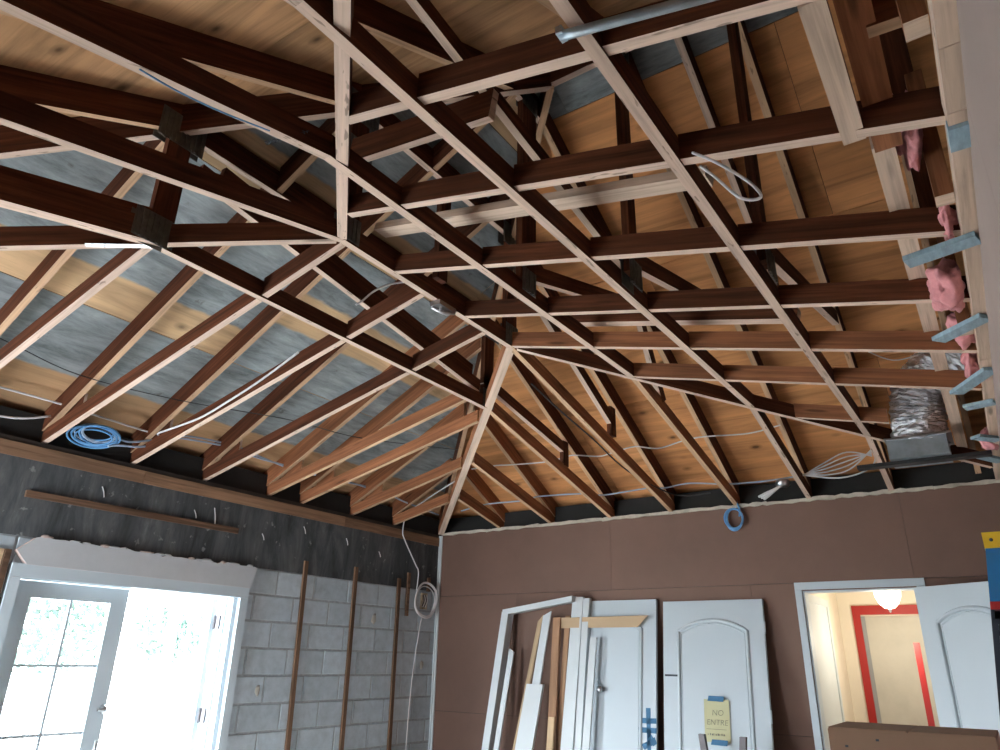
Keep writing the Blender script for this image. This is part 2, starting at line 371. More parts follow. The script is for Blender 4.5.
# ------------------------------------------------------------------ roof: sheathing sheets in courses, felt above, closed eaves
def clip(poly, a, b, c):                       # keep a*x+b*y<=c
    out = []
    for i in range(len(poly)):
        p, q = poly[i], poly[(i+1) % len(poly)]
        dp, dq = a*p[0]+b*p[1]-c, a*q[0]+b*q[1]-c
        if dp <= 0: out.append(p)
        if (dp < 0 < dq) or (dq < 0 < dp):
            t_ = dp/(dp-dq); out.append((p[0]+(q[0]-p[0])*t_, p[1]+(q[1]-p[1])*t_))
    return out
DECK = RZ+0.14*math.sqrt(1+RS*RS)              # underside of the sheathing at the wall line
RIDGE = LEN/2
roof = bpy.data.objects.new('ceiling', None); COL.objects.link(roof); roof['kind'] = 'structure'; WORLD['ceiling'] = Vector((0, 0, 0))
def deck(run, zf, nrm, cl, first, names, lo, hi, uvf, off):
    pitch = 1.2192/math.sqrt(1+RS*RS); r0 = first-pitch*(math.floor((first+0.5)/pitch)+1); row = 0; r = r0
    while r < RIDGE:
        a_, b_ = max(r, -0.5), min(r+pitch, RIDGE+0.02); st = lo-((row*1.22+off) % 2.44)
        while st < hi and b_ > a_:
            p = run(a_+0.0025, b_-0.0025, st+0.0015, st+2.44-0.0015)
            for c_ in cl: p = clip(p, *c_) if len(p) > 2 else p
            if len(p) > 2:
                P = [Vector((q[0], q[1], zf(q[0], q[1]))) for q in p]
                uv = [uvf(q, r, pitch) for q in p]
                mb = MB(); mb.prism(P, nrm*0.012, 0, None, uv)
                mb.build('sheathing_sheet', names(row, st), roof)
            st += 2.44
        r += pitch; row += 1
# left hip plane: u runs along y, v = fraction up the sheet
deck(lambda a_, b_, s_, e_: [(a_, s_), (b_, s_), (b_, e_), (a_, e_)], lambda x, y: DECK+RS*x, Vector((-RS, 0, 1)).normalized(),
     [(1, 1, 0), (1, -1, LEN)], 0.805, lambda r, s_: 'plywood_coated_low' if r == 1 else ('plywood_coated_flip' if r == 2 and s_ > -3.8 else 'plywood_coated'), -8.0, 0.6,
     lambda q, r, p: (q[1], (q[0]-r)/p), 0.41)
# back plane
deck(lambda a_, b_, s_, e_: [(s_, -a_), (e_, -a_), (e_, -b_), (s_, -b_)], lambda x, y: DECK-RS*y, Vector((0, RS, 1)).normalized(),
     [(-1, -1, 0)], 0.97, lambda r, s_: 'plywood_grey' if r == 4 else 'plywood_orange', -0.5, 8.0,
     lambda q, r, p: (q[0], (-q[1]-r)/p*1.22), 1.0)
# front plane
deck(lambda a_, b_, s_, e_: [(s_, a_-LEN), (e_, a_-LEN), (e_, b_-LEN), (s_, b_-LEN)], lambda x, y: DECK+RS*(LEN+y), Vector((0, -RS, 1)).normalized(),
     [(-1, 1, -LEN)], 0.97, lambda r, s_: 'plywood_tan', -0.5, 8.0,
     lambda q, r, p: (q[0], (q[1]+LEN-r)/p*1.22), 0.6)
def fz(x, y, o): return DECK+o+RS*min(x, -y, LEN+y)
o_ = 0.022; mb = MB(); E0 = -0.52
A1, B1, C1, D1 = (E0, -E0), (RIDGE, -RIDGE), (8.0, -RIDGE), (8.0, -E0)
for poly in ([(E0, -E0), (RIDGE, -RIDGE), (8, -RIDGE), (8, -E0)], [(E0, -LEN+E0), (8, -LEN+E0), (8, -RIDGE), (RIDGE, -RIDGE)], [(E0, -LEN+E0), (RIDGE, -RIDGE), (E0, -E0)]):
    mb.prism([(x, y, fz(x, y, o_)) for x, y in poly], (0, 0, 0.03))
mb.build('roofing_felt', 'felt', roof)
mb = MB()
mb.box((E0-0.02, -LEN+E0-0.02, -0.06), (E0, -E0+0.02, 0.03)); mb.box((E0, -E0, -0.06), (8, -E0+0.02, 0.03)); mb.box((E0, -LEN+E0-0.02, -0.06), (8, -LEN+E0, 0.03))
mb.build('fascia', 'dark_soffit', roof)
mb = MB(); mb.box((E0, -LEN+E0, -0.06), (-0.19, -E0, -0.045)); mb.box((-0.19, 0.11, -0.06), (8, -E0, -0.045)); mb.box((-0.19, -LEN+E0, -0.06), (8, -LEN-0.11, -0.045)); mb.build('soffit', 'dark_soffit', roof)
mb = MB(); mb.box((XR+0.1, -LEN, -0.03), (8.0, 0.0, -0.005)); mb.box((8.0, -LEN+E0, -H), (8.05, -E0, 2.2)); mb.build('attic_closure', 'dark_soffit', roof)

mb = MB(); mb.box((-0.045, -LEN, -0.012), (-0.035, 0.03, 0.17)); mb.build('eave_shade_strip', 'felt', roof)  # black strip added to stand in for the shade of the deep eave
mb = MB(); mb.box((-0.03, 0.035, 0.0), (XR, 0.045, 0.17)); mb.build('eave_shade_strip', 'felt', roof)  # same painted eave shade above the back wall
# ------------------------------------------------------------------ trusses running front to back
W2 = 0.038
def bolt_plate(parent, x, y, z, w, h, sx=0.0215):
    for sgn in (1, -1):
        mb = MB(); mb.box((x+sgn*sx-0.0015, y-w/2, z-h/2), (x+sgn*sx+0.0015, y+w/2, z+h/2))
        n_ = int(w/0.026)
        for i in range(n_):                       # rows of pressed teeth
            yy = y-w/2+0.013+i*0.026; mb.box((x+sgn*(sx+0.004)-0.003, yy-0.006, z-h/2+0.006), (x+sgn*(sx+0.004)+0.003, yy+0.006, z+h/2-0.006))
        mb.build('nail_plate', 'truss_plate_steel', parent)
def truss(x, name, label, lower=True, posts=True, webs=(), kingw=0.089, fx=0.0):
    t_ = thing(name, label, 'truss', (x, 0, 0), 'trusses running from the back wall to the front wall')
    m_ = min(x, 2*A-x); zt = S*m_
    def bd(n_, p0, p1, w=W2, h=0.14, mats=LUM, **k):
        mb = MB(); mb.board(p0, p1, w, 0.095 if n_ == 'bottom_chord' else h, **k); return mb.build(n_, mats, t_)
    if lower:
        d = 0.004
        bd('bottom_chord', (x, 0.08, -0.02-d), (x, -m_, zt-d), plumb=True, mats=MID if x < 3.6 else LUM)
        bd('bottom_chord', (x, -m_, zt-d), (x+fx, -LEN+m_, zt-d), plumb=True)
        bd('bottom_chord', (x+fx, -LEN+m_, zt-d), (x+fx*1.2, -LEN-0.08, -0.02-d), plumb=True)
    mt = min(x, RIDGE); zt2 = RZ+RS*mt
    bd('top_chord', (x, 0.5, RZ-RS*0.5), (x, -mt, zt2), plumb=True, mats=TAN)
    bd('top_chord', (x, -LEN-0.5, RZ-RS*0.5), (x, -LEN+mt, zt2), plumb=True, mats=TAN)
    if mt < RIDGE-0.05: bd('top_chord', (x, -mt, zt2), (x, -LEN+mt, zt2), mats=LUM, plumb=True)
    hb = 0.085
    def web(n_, y0, z0, y1, z1, w=0.089, th=W2, mats=LUM, xo=0.0):
        p0, p1 = Vector((x+xo, y0, z0)), Vector((x+xo, y1, z1)); mb = MB(); d_ = (p1-p0).normalized(); u_ = Vector((1, 0, 0)).cross(d_)
        if u_.z < 0: u_ = -u_
        a_ = Vector((th/2, 0, 0)); p0 = p0-u_*w/2; p1 = p1-u_*w/2; hh = u_*w
        mb.hexa([p0-a_, p0+a_, p0+a_+hh, p0-a_+hh, p1-a_, p1+a_, p1+a_+hh, p1-a_+hh], (1, 0, 0, 0, 0, 0)); return mb.build(n_, mats, t_)
    if posts and mt < 3.0:
        for yy in (-m_-0.02, -LEN+m_+0.02):
            web('post', yy, zt+hb, yy, zt2+0.01, 0.115); bolt_plate(t_, x, yy, zt+0.075, 0.14, 0.14); bolt_plate(t_, x, yy, zt2+0.0, 0.24, 0.17)
    elif posts:
        web('king_post', -RIDGE, zt+hb, -RIDGE, RZ+RS*RIDGE-0.0, kingw); bolt_plate(t_, x, -RIDGE, zt+0.08, 0.13, 0.14); bolt_plate(t_, x, -RIDGE, zt2+0.03, 0.16, 0.12)
    for wb in webs: web('web', *wb)
    return t_
hx = [2.07, 2.6724, 3.26, 3.85, 4.45, 5.03]
FX = {3.26: -0.045, 3.85: -0.09, 4.45: -0.06}
def tx(x, y):                                  # the lower chords drift slightly toward the left at the near end
    m_ = min(x, 2*A-x); f_ = (-y-m_)/(LEN-2*m_); return x+FX[x]*max(0, min(1, f_))
truss(hx[0], 'hip_girder_truss', 'flat-topped hip truss nearest the block wall, toothed plates beside its posts', webs=(
    (-4.62, 0.98, -2.2, 0.62), (-4.5, 1.04, -2.3, 0.71), (-2.15, 0.70, -0.92, 0.46), (-0.9, 0.30, -0.9, 0.52), (-5.95, 0.30, -4.80, 0.60)))
truss(hx[1], 'hip_truss', 'flat-topped hip truss whose lower chord forms the peak of the vaulted framing', webs=(
    (-2.75, 1.30, -1.2, 0.52), (-3.42, 0.75, -3.42, 1.42), (-1.2, 0.40, -1.2, 0.64)))
for yy in (-4.15, -2.70): bolt_plate(bpy.data.objects['hip_truss'], A, yy, 1.13, 0.20, 0.20)
truss(hx[2], 'roof_truss', 'roof truss with broad reddish king post, next after the vault peak', kingw=0.14, fx=-0.045, webs=(
    (-3.36, 0.64, -1.95, 1.06), (-1.6, 0.46, -1.95, 1.03)))
truss(hx[3], 'roof_truss', 'middle roof truss, second to the right of the vault peak, slim dark king post', fx=-0.09, webs=((-3.38, 0.52, -1.75, 0.93),))
truss(hx[4], 'roof_truss', 'roof truss meeting the back wall above the foil duct side of the doorway', fx=-0.06, webs=((-3.38, 0.38, -1.55, 0.83),))
tr = truss(hx[5], 'roof_truss', 'rightmost roof truss beside the painted right wall, pale lower beam', lower=False, posts=False)
mb = MB(); mb.board((4.97, 0.05, 0.175), (4.97, -4.12, 0.185), 0.062, 0.09); mb.build('bottom_chord', ['timber_mid', 'timber_pale'], tr)
mb = MB(); mb.board((4.985, -4.13, 0.16), (4.985, -6.84, 0.20), 0.075, 0.14); mb.build('bottom_chord', ['timber_mid', 'timber_mid'], tr)
mb = MB(); mb.board((5.03, -RIDGE, 0.27), (5.03, -RIDGE, 1.8), 0.038, 0.089, side=(0, 1, 0)); mb.build('king_post', LUM, tr)
# sistered board on the girder near the front
mb = MB(); mb.board((2.115, -4.74, 0.468), (2.115, -6.8, 0.0), 0.038, 0.11, plumb=True); sb = thing('sister_board', 'board nailed alongside the front slope of the flat-topped girder truss', 'board', (2.115, -5.7, 0.2)); mb.build('board_length', LUM, sb)
bolt_plate(sb, 2.115, -4.815, 0.52, 0.17, 0.15)

# ------------------------------------------------------------------ hips of the vaulted ceiling framing
def beam(name, p0, p1, w, h, mats, label, cat='beam', group=None, **k):
    mb = MB(); mb.board(p0, p1, w, h, **k); return tag(mb.build(name, mats), label, cat, group)
YF = LEN-A; D = 0.007
beam('hip_beam', (0.03, -0.03, 0.0-D), (A, -A, S*A-D), 0.062, 0.09, ['timber_mid', 'timber_pale'], 'pale hip beam rising from the corner of block wall and brown wall', group='hip beams of the vault', plumb=True)
beam('hip_beam', (A+0.03, -A+0.03, S*(A-0.03)-D), (XR-0.05, -(2*A-XR+0.05), S*(2*A-XR+0.05)-D), 0.035, 0.095, LUM, 'thin hip beam slanting down toward the foil duct', group='hip beams of the vault', plumb=True)
beam('hip_beam', (A-0.02, -YF-0.02, S*A-D-.002), (0.03, -LEN+0.03, -D), 0.040, 0.10, LUM, 'hip beam running left from the vault peak under a steel strap', group='hip beams of the vault', plumb=True)
beam('hip_beam', (A+0.02, -YF-0.02, S*A-D-.002), (XR-0.05, -YF-0.02-(XR-0.07-A)*0.94, S*(2*A-XR+0.05)-D), 0.046, 0.10, LUM, 'pale hip beam coming overhead toward the viewer from the vault peak', group='hip beams of the vault', plumb=True)
beam('hip_rafter', (-0.3, 0.3, RZ-0.17), (RIDGE, -RIDGE, RZ+RS*RIDGE-0.02), 0.04, 0.16, TAN, 'long hip rafter under the sheathing above the block wall corner', 'rafter', plumb=True)
beam('hip_rafter', (-0.3, -LEN-0.3, RZ-0.17), (RIDGE, -RIDGE, RZ+RS*RIDGE-0.02), 0.04, 0.16, LUM, 'long hip rafter under the sheathing at the near left', 'rafter', plumb=True)
beam('ridge_board', (RIDGE, -RIDGE, RZ+RS*RIDGE+0.0), (7.9, -RIDGE, RZ+RS*RIDGE+0.0), 0.038, 0.10, LUM, 'ridge board at the top of the roof', 'board')

# ------------------------------------------------------------------ jack framing rising from the block wall
JL = [(-0.73, 'first jack truss from the corner, short, rising from the block wall'), (-1.33, 'second jack truss from the corner rising from the block wall to the pale hip'),
      (-1.955, 'third jack truss from the corner, ending where the pale hip crosses the girder'), (-2.32, 'fourth jack truss from the corner, stopping at the girder truss'),
      (-2.945, 'fifth jack truss from the corner, running past the girder to the vault peak'), (-3.535, 'jack truss with a white cable stapled along it'),
      (-4.145, 'jack truss beside the blue cable coil, reaching the vault peak'), (-4.765, 'jack truss at the left edge meeting the steel strap joint'), (-5.39, 'jack truss at the far left edge behind the strap joint')]
for i, (y, lab) in enumerate(JL):
    j = thing('jack_truss', lab, 'truss', (0, y, 0), 'jack trusses along the block wall')
    mats = MID if y > -2.7 else LUM  # jacks near the corner get lighter timber: their stronger light is in the colour
    xe = min(-y, LEN+y, 2.07)
    h_ = 0.089
    g = 0.022 if xe > 2.0 else 0.05
    mb = MB(); mb.board((-0.12, y, -0.12*S), (xe-g, y, S*(xe-g)), W2, h_, plumb=True); mb.build('bottom_chord', mats, j)
    if y in (-2.945, -3.535, -4.145):
        mb = MB(); mb.board((2.07+0.022, y, S*2.092), (A-0.022, y, S*(A-0.022)), W2, 0.10, plumb=True); mb.build('bottom_chord', LUM, j)
    xr = min(-y, LEN+y, RIDGE)-0.03
    xr = min(xr, 2.05)
    yo = -0.012
    mb = MB(); mb.board((-0.5, y+yo, RZ-0.25), (xr, y+yo, RZ+RS*xr), W2, 0.14, plumb=True); mb.build('top_chord', ['timber_mid', 'timber_edge_tan'] if y > -2.7 else TAN, j)
    if xe > 1.0:
        xm = xe*0.55; mb = MB(); mb.board((0.12, y+0.028, 0.06), (0.33, y+0.028, 0.17), 0.018, 0.10, plumb=True); mb.build('heel_block', mats, j)
for x, lab in ((0.80, 'first short jack truss on the brown back wall by the corner'), (1.41, 'second short jack truss on the brown back wall')):
    j = thing('jack_truss', lab, 'truss', (x, 0, 0), 'jack trusses on the brown wall')
    mb = MB(); mb.board((x, 0.1, -0.1*S), (x, -x+0.06, S*(x-0.06)), W2, 0.105, plumb=True); mb.build('bottom_chord', MID, j)
    mb = MB(); mb.board((x+0.01, 0.5, RZ-0.25), (x+0.01, -x+0.03, RZ+RS*(x-0.03)), W2, 0.14, plumb=True); mb.build('top_chord', MID, j)
# upper jack rafters between the girder and the hips, on the left slope
for y, lab in ((-2.945, 'upper rafter on the grey sheathing, nearest the far hip'), (-3.535, 'upper rafter on the grey sheathing, under the roof apex'), (-4.145, 'upper rafter on the grey sheathing, nearest the near hip')):
    xe = min(-y, LEN+y)-0.03
    beam('jack_rafter', (2.09, y-0.012, RZ+RS*2.09), (xe, y-0.012, RZ+RS*xe), W2, 0.14, TAN, lab, 'rafter', 'upper jack rafters', plumb=True)

beam('common_rafter', (4.16, -1.75, zr(4.16, -1.75)), (4.16, -3.40, zr(4.16, -3.40)), W2, 0.13, LUM, 'short rafter between the middle truss and the duct-side truss', 'rafter', plumb=True)
# ------------------------------------------------------------------ ceiling joists from the vault peak down to the right wall
BJ = [(-4.90, -4.86, 'nearest ceiling joist, pale lower edge with scribbled marks'), (-4.36, -4.33, 'second ceiling joist, ending at the blue block on the right plate'),
      (-3.80, -3.71, 'third ceiling joist, ending under the long blue slat'), (-3.185, -3.16, 'fourth ceiling joist, just under the pink insulation'),
      (-2.68, -2.58, 'fifth ceiling joist, starting beside the far vault peak'), (-2.12, -2.02, 'sixth ceiling joist, crossing in front of the foil duct'), (-1.32, -1.25, 'short ceiling joist left of the foil duct')]
for i, (y0, y1, lab) in enumerate(BJ):
    def yy(x): return y0+(y1-y0)*(x-A)/(5.12-A)
    xs = A
    if y0 < -YF: xs = A+(-YF-y0)+0.03
    if y0 > -A: xs = 2*A+y0 if y0 < -2.65 else A+(A+y0)+0.03
    xend = 4.62 if i == 6 else 5.13
    j = thing('ceiling_joist', lab, 'joist', (xs, yy(xs), zc(xs, y0) if False else S*(2*A-xs)), 'ceiling joists falling to the right wall')
    stops = [tx(x, yy(x)) for x in hx[2:5] if tx(x, yy(x)) > xs+0.06]
    x0 = xs+0.022
    mats = LUM if i < 4 else ['timber_mid', 'timber_edge']  # far joists in lighter timber, the brighter light there painted into their sides
    for x1 in stops+[xend]:
        if x1 > xend+0.001: continue
        e1 = x1-0.0195 if x1 != xend else x1
        hh = 0.095
        mb = MB(); mb.board((x0, yy(x0), S*(2*A-x0)), (e1, yy(e1), S*(2*A-e1)), W2, hh, plumb=True)
        mb.build('joist_length', mats, j); x0 = x1+0.0195
mb = MB()
for k, (xc, n_) in enumerate(((3.02, 7), (3.19, 5))):        # pencilled scribble on the lower edge of the nearest joist
    pts = []
    for i in range(n_*6+1):
        x_ = xc+0.016*i/6-0.004*math.sin(i*2.1); pts.append((x_, -4.895+0.011*math.sin(i*1.05+k)*(0.6+0.4*math.sin(i*0.37)), S*(2*A-x_)-0.0016))
    mb.tube(pts, 0.0013, 5)
mb.build('scribble', 'label_dark', bpy.data.objects['ceiling_joist'])
beam('lateral_brace', (2.72, -3.97, 0.745), (4.40, -3.95, 0.40), 0.089, 0.038, ['timber_pale', 'timber_pale'], 'whitish flat brace lying across the trusses between second and third joists', 'brace')
beam('lateral_brace', (3.1, -2.70, 0.655), (4.42, -2.68, 0.345), 0.07, 0.06, LUM, 'flat brace lying across the trusses between fourth and fifth joists', 'brace')
beam('diagonal_brace', (3.45, -4.70, 1.275), (3.45, -2.6, 0.985), 0.04, 0.089, ['timber_side', 'timber_pale'], 'pale-edged brace high above the nearest joists', 'brace')
beam('collar_block', (2.72, -4.22, 1.01), (3.60, -4.24, 0.86), 0.038, 0.14, LUM, 'short dark block between trusses beside the near toothed plate', 'block')
beam('ceiling_nailer', (4.91, -4.845, 0.098), (4.91, -4.30, 0.098), 0.058, 0.05, ['timber_mid', 'timber_pale'], 'wide pale nailer between the first and second joists', 'board')
beam('blocking', (5.0, -4.62, 0.16), (5.12, -4.62, 0.15), 0.038, 0.13, MID, 'short block between the pale beam and right plate', 'block')
for (y, z, lab) in ((-4.64, 0.07, 'sawn-off stud end at the top right, nearest the viewer'), (-3.9, 0.055, 'sawn-off stud end between blue block and blue slat'), (-2.83, 0.04, 'sawn-off stud end behind the second blue slat')):
    mb = MB(); mb.board((5.095, y, z), (5.095, y+0.02, z+0.5), 0.05, 0.06, mi=(0, 0, 0, 0, 1, 1), side=(1, 0, 0)); tag(mb.build('cut_stud', ['timber_mid', 'timber_pale']), lab, 'stud', 'sawn-off studs')
# blue painted slats left on the right plate
for p0, p1, lab in (((4.955, -3.72, -0.021), (5.16, -3.77, -0.021), 'longest blue painted slat, topmost on the right plate'), ((4.99, -2.97, -0.021), (5.16, -3.12, -0.021), 'blue painted slat below the pink insulation'),
        ((5.01, -2.23, -0.021), (5.16, -2.50, -0.021), 'slanted blue slat at the notch above the duct'), ((5.03, -1.96, -0.021), (5.16, -1.99, -0.021), 'blue slat level with the joist in front of the duct'),
        ((5.05, -1.35, -0.021), (5.165, -1.22, -0.021), 'short blue slat right of the foil duct'), ((5.06, -0.86, -0.021), (5.165, -0.66, -0.021), 'lowest short blue slat right of the duct box')):
    beam('blue_batten', p0, p1, 0.065, 0.018, ['blue_timber_paint', 'blue_timber_paint'], lab, 'batten', 'blue painted battens', side=None)
mb = MB(); mb.box((XR-0.045, -4.37, -0.012), (XR+0.002, -4.27, 0.02)); tag(mb.build('painted_block', 'blue_timber_paint'), 'small blue block on the right wall plate', 'block')
mb = MB(); mb.tube([(4.36, -5.0, 0.185), (4.40, -4.998, 0.175), (4.98, -4.965, 0.05)], 0.013, 8); mb.box((4.355, -5.018, 0.178), (4.372, -4.982, 0.2)); tag(mb.build('metal_conduit', 'galvanised'), 'bluish metal conduit hung under the nearest truss at the top', 'conduit')

# ------------------------------------------------------------------ steel strap, clamp, insulation, duct
mb = MB(); mb.board((1.90, -4.97, 0.421), (2.10, -4.735, 0.470), 0.030, 0.003, mi=(0,)*6)
for k in range(6):
    f_ = (k+0.5)/6; c = Vector((1.90, -4.97, 0.420))*(1-f_)+Vector((2.10, -4.735, 0.469))*f_; mb.lathe(c, [(0.004, 0.002), (0.004, -0.003), (0.0, -0.004)], 8)
tag(mb.build('steel_strap', 'steel'), 'galvanised steel strap under the left hip joint', 'strap')
r = thing('cable_clamp', 'small metal clamp on the lower edge of the vault peak chord', 'clamp', (A, -3.37, 0.58))
mb = MB(); mb.box((A-0.034, -3.45, S*A-0.034), (A+0.034, -3.30, S*A-0.006)); mb.tube([(A-0.03, -3.44, S*A-0.036), (A+0.0, -3.37, S*A-0.05), (A+0.03, -3.31, S*A-0.036)], 0.012, 8); mb.build('clamp_body', 'steel', r)
for dy in (-0.03, 0.03):
    mb = MB(); mb.lathe((A, -3.37+dy, S*A-0.05), [(0.0, 0), (0.008, 0.0), (0.008, 0.016)], 8); mb.build('screw', 'steel', r)

def blob(c, r, seed, M=4):
    bm = bmesh.new(); bmesh.ops.create_icosphere(bm, subdivisions=M, radius=1.0)
    for v in bm.verts:
        n_ = noise.noise(v.co*1.6+Vector((seed, 0, 0)))*0.45+noise.noise(v.co*4+Vector((seed, 3, 0)))*0.20+noise.noise(v.co*10+Vector((0, seed, 0)))*0.06
        v.co = Vector((v.co.x*r[0], v.co.y*r[1], v.co.z*r[2]))*(1+n_)+Vector(c)
    mb = MB()
    for f in bm.faces: mb.face([v.co for v in f.verts], 0, None, True)
    bm.free(); return mb
for i, (c, r, lab) in enumerate((((5.065, -3.17, 0.12), (0.062, 0.14, 0.085), 'large tuft of pink insulation bulging above the fourth joist'),
        ((5.04, -4.02, 0.27), (0.035, 0.16, 0.07), 'pink insulation tuft hanging behind the second joist'), ((5.095, -3.70, 0.11), (0.026, 0.09, 0.06), 'pink insulation scrap beside the sawn-off stud'),
        ((5.09, -2.72, 0.12), (0.05, 0.12, 0.07), 'small pink insulation scrap below the second blue slat'), ((5.10, -2.25, 0.12), (0.04, 0.14, 0.07), 'pink insulation behind the slanted blue slat'),
        ((5.12, -1.0, 0.05), (0.05, 0.15, 0.06), 'pink insulation scrap right of the duct box'))):
    tag(blob(c, r, i*7.3).build('insulation_tuft', 'insulation_pink'), lab, 'insulation', 'tufts of pink insulation')

d = thing('foil_duct', 'crinkled silver foil duct rising from a metal box above the doorway', 'duct', (4.74, -0.9, -0.05))
path = curve_pts([(4.745, -0.90, 0.10), (4.765, -0.90, 0.25), (4.78, -0.93, 0.36), (4.82, -0.98, 0.46), (4.92, -1.04, 0.535), (5.08, -1.08, 0.56), (5.35, -1.1, .55)], 13)
mb = MB(); N = 64; rings = []
for i, p in enumerate(path):
    q = path[min(i+1, len(path)-1)]-path[max(i-1, 0)]; q.normalize(); x = Vector((1, 0, 0)); x = (x-q*x.dot(q)).normalized(); y = q.cross(x); ring = []
    for k in range(N):
        a_ = 2*math.pi*k/N; rr = 0.158*(1+0.03*math.sin(i*1.3)+0.07*noise.noise(Vector((math.cos(a_)*2.2, math.sin(a_)*2.2, i*0.35)))+0.10*noise.noise(Vector((math.cos(a_)*4, math.sin(a_)*4, i*0.9)))+0.05*noise.noise(Vector((math.cos(a_)*11, math.sin(a_)*11, i*1.7))))
        ring.append(p+(x*math.cos(a_)*1.02+y*math.sin(a_))*rr)
    rings.append(ring)
for a_, b_ in zip(rings, rings[1:]):
    for k in range(N): mb.face([a_[k], a_[(k+1) % N], b_[(k+1) % N], b_[k]], 0, None, False)
mb.build('foil_sleeve', 'foil', d)
mb = MB(); mb.box((4.565, -1.05, -0.01), (4.905, -0.76, 0.115)); mb.build('duct_box', 'galvanised', d)
mb = MB(); mb.box((4.555, -1.07, 0.112), (4.935, -0.74, 0.124)); mb.build('box_flange', 'steel', d)
mb = MB(); mb.box((4.36, -0.99, -0.035), (5.12, -0.91, -0.012)); tag(mb.build('duct_hanger', 'cable_black'), 'black bar carrying the metal duct box', 'bar')

# ------------------------------------------------------------------ cables
cable('cable', [(0.10, -5.2, 0.22), (0.15, -4.54, 0.225), (0.15, -4.11, 0.225), (0.15, -3.97, 0.215), (0.15, -3.5, 0.20), (0.30, -3.565, 0.17), (0.75, -3.565, 0.20), (1.06, -3.565, 0.27), (1.35, -3.565, 0.35), (1.69, -3.565, 0.47)], 0.007, 'cable_white', 'white cable stapled along the eave and up a jack truss')
cable('cable', [(0.15, -5.2, 0.04), (0.15, -4.5, 0.05), (0.15, -4.22, 0.13)], 0.007, 'cable_white', 'white cable end low at the left eave')
cc = Vector((0.13, -3.90, 0.085)); mb = MB()
for k in range(9):
    rr = 0.125+random.uniform(-0.03, 0.03); ce = cc+Vector((random.uniform(-.02, .02), random.uniform(-.025, .025), random.uniform(-.015, .015))); tl = random.uniform(-0.25, 0.25)
    pts = []
    for i in range(28):
        a_ = 2*math.pi*i/28; pts.append(ce+Vector((math.sin(a_)*rr*0.5+math.cos(a_)*tl*0.1, math.cos(a_)*rr*1.05, math.sin(a_)*rr*0.36)))
    mb.tube(pts, 0.006, 6, 0 if k < 6 else 1, True)
mb.tube(curve_pts([cc+Vector((0, 0.09, -0.05)), (0.13, -3.74, 0.06), (0.13, -3.55, 0.10), (0.15, -3.3, 0.24), (0.15, -2.81, 0.275), (0.15, -2.66, 0.235), (0.15, -2.19, 0.235), (0.15, -1.8, 0.23), (0.15, -1.19, 0.25), (0.16, -0.8, 0.2), (0.2, -0.3, 0.15)]), 0.008, 6, 1)
mb.tube(curve_pts([cc+Vector((0, 0.1, 0.03)), (0.13, -3.68, 0.10), (0.13, -3.5, 0.16), (0.15, -3.3, 0.22), (0.15, -2.81, 0.262), (0.15, -2.66, 0.255), (0.15, -2.19, 0.215), (0.15, -1.67, 0.245), (0.15, -1.19, 0.235)]), 0.007, 6, 1)
tag(mb.build('cable_coil', ['cable_blue', 'cable_pale_blue']), 'loose coil of blue cable lying on the block wall plate', 'cable')
cable('cable', [(0.62, -5.2, 0.38), (0.58, -4.75, 0.365), (0.51, -4.27, 0.325), (0.56, -3.61, 0.35), (0.70, -2.79, 0.42), (0.76, -2.08, 0.45), (0.99, -1.04, 0.57)], 0.0035, 'cable_black', 'thin black cable strung across the rafters above the block wall')
cable('cable', [(0.97, -0.77, 0.445), (1.25, -0.76, 0.445), (1.41, -.745, .435), (1.75, -0.72, 0.42), (1.92, -0.72, 0.43), (2.07, -.73, .44), (2.3, -.70, .405), (2.44, -0.71, 0.415), (2.66, -0.725, 0.435), (2.85, -.69, .40), (3.08, -0.715, 0.425), (3.26, -0.725, 0.43), (3.6, -.70, .41), (3.85, -0.725, 0.43)], 0.006, 'cable_white', 'white cable run across the rafters above the brown wall')
cable('cable', [(0.5, -0.3, 0.16), (0.80, -0.28, 0.205), (1.26, -0.27, 0.20), (1.45, -0.3, 0.215), (1.89, -0.27, 0.20), (2.10, -0.22, 0.175), (2.54, -0.24, 0.185), (2.70, -0.22, 0.175), (2.94, -0.24, 0.185), (3.26, -0.20, 0.15), (3.6, -0.16, 0.15), (3.9, -0.18, 0.16)], 0.007, 'cable_pale_blue', 'pale blue cable along the eave above the brown wall')
cable('cable', [(2.60, -2.3, 0.50), (2.60, -1.9, 0.42), (2.60, -1.4, 0.34), (2.62, -0.8, 0.21), (2.8, -0.25, 0.10), (3.1, -0.2, 0.09)], 0.006, 'cable_black', 'black cable slung along the truss chord to the brown wall')
# white cable from the corner eave to a coil round a wall box
cable('cable', [(0.95, -0.98, 0.29), (0.62, -0.80, 0.27), (0.30, -0.66, 0.22), (0.12, -0.70, 0.10), (0.035, -0.66, -0.06), (0.022, -0.60, -0.15), (0.022, -0.42, -0.36), (0.022, -0.36, -0.44), (0.02, -0.37, -0.62)], 0.006, 'cable_white', 'white cable dropping from the corner eave down the dark tie beam')
mb = MB()
for k in range(4):
    ce = Vector((0.03+0.006*k, -0.235+random.uniform(-.012, .012), -0.715+random.uniform(-.015, .015))); rr = 0.165+random.uniform(-0.015, 0.012)
    mb.tube([ce+Vector((0.008*math.sin(3*a_), math.cos(a_)*rr, math.sin(a_)*rr)) for a_ in [2*math.pi*i/30 for i in range(30)]], 0.006, 6, 0, True)
mb.tube(curve_pts([(0.03, -0.27, -0.88), (0.02, -0.29, -1.0), (0.016, -0.34, -1.35), (0.014, -0.37, -1.75), (0.014, -0.38, -2.2)]), 0.005, 6)
tag(mb.build('cable_coil', 'cable_white'), 'white cable coiled around the electrical box near the corner', 'cable')
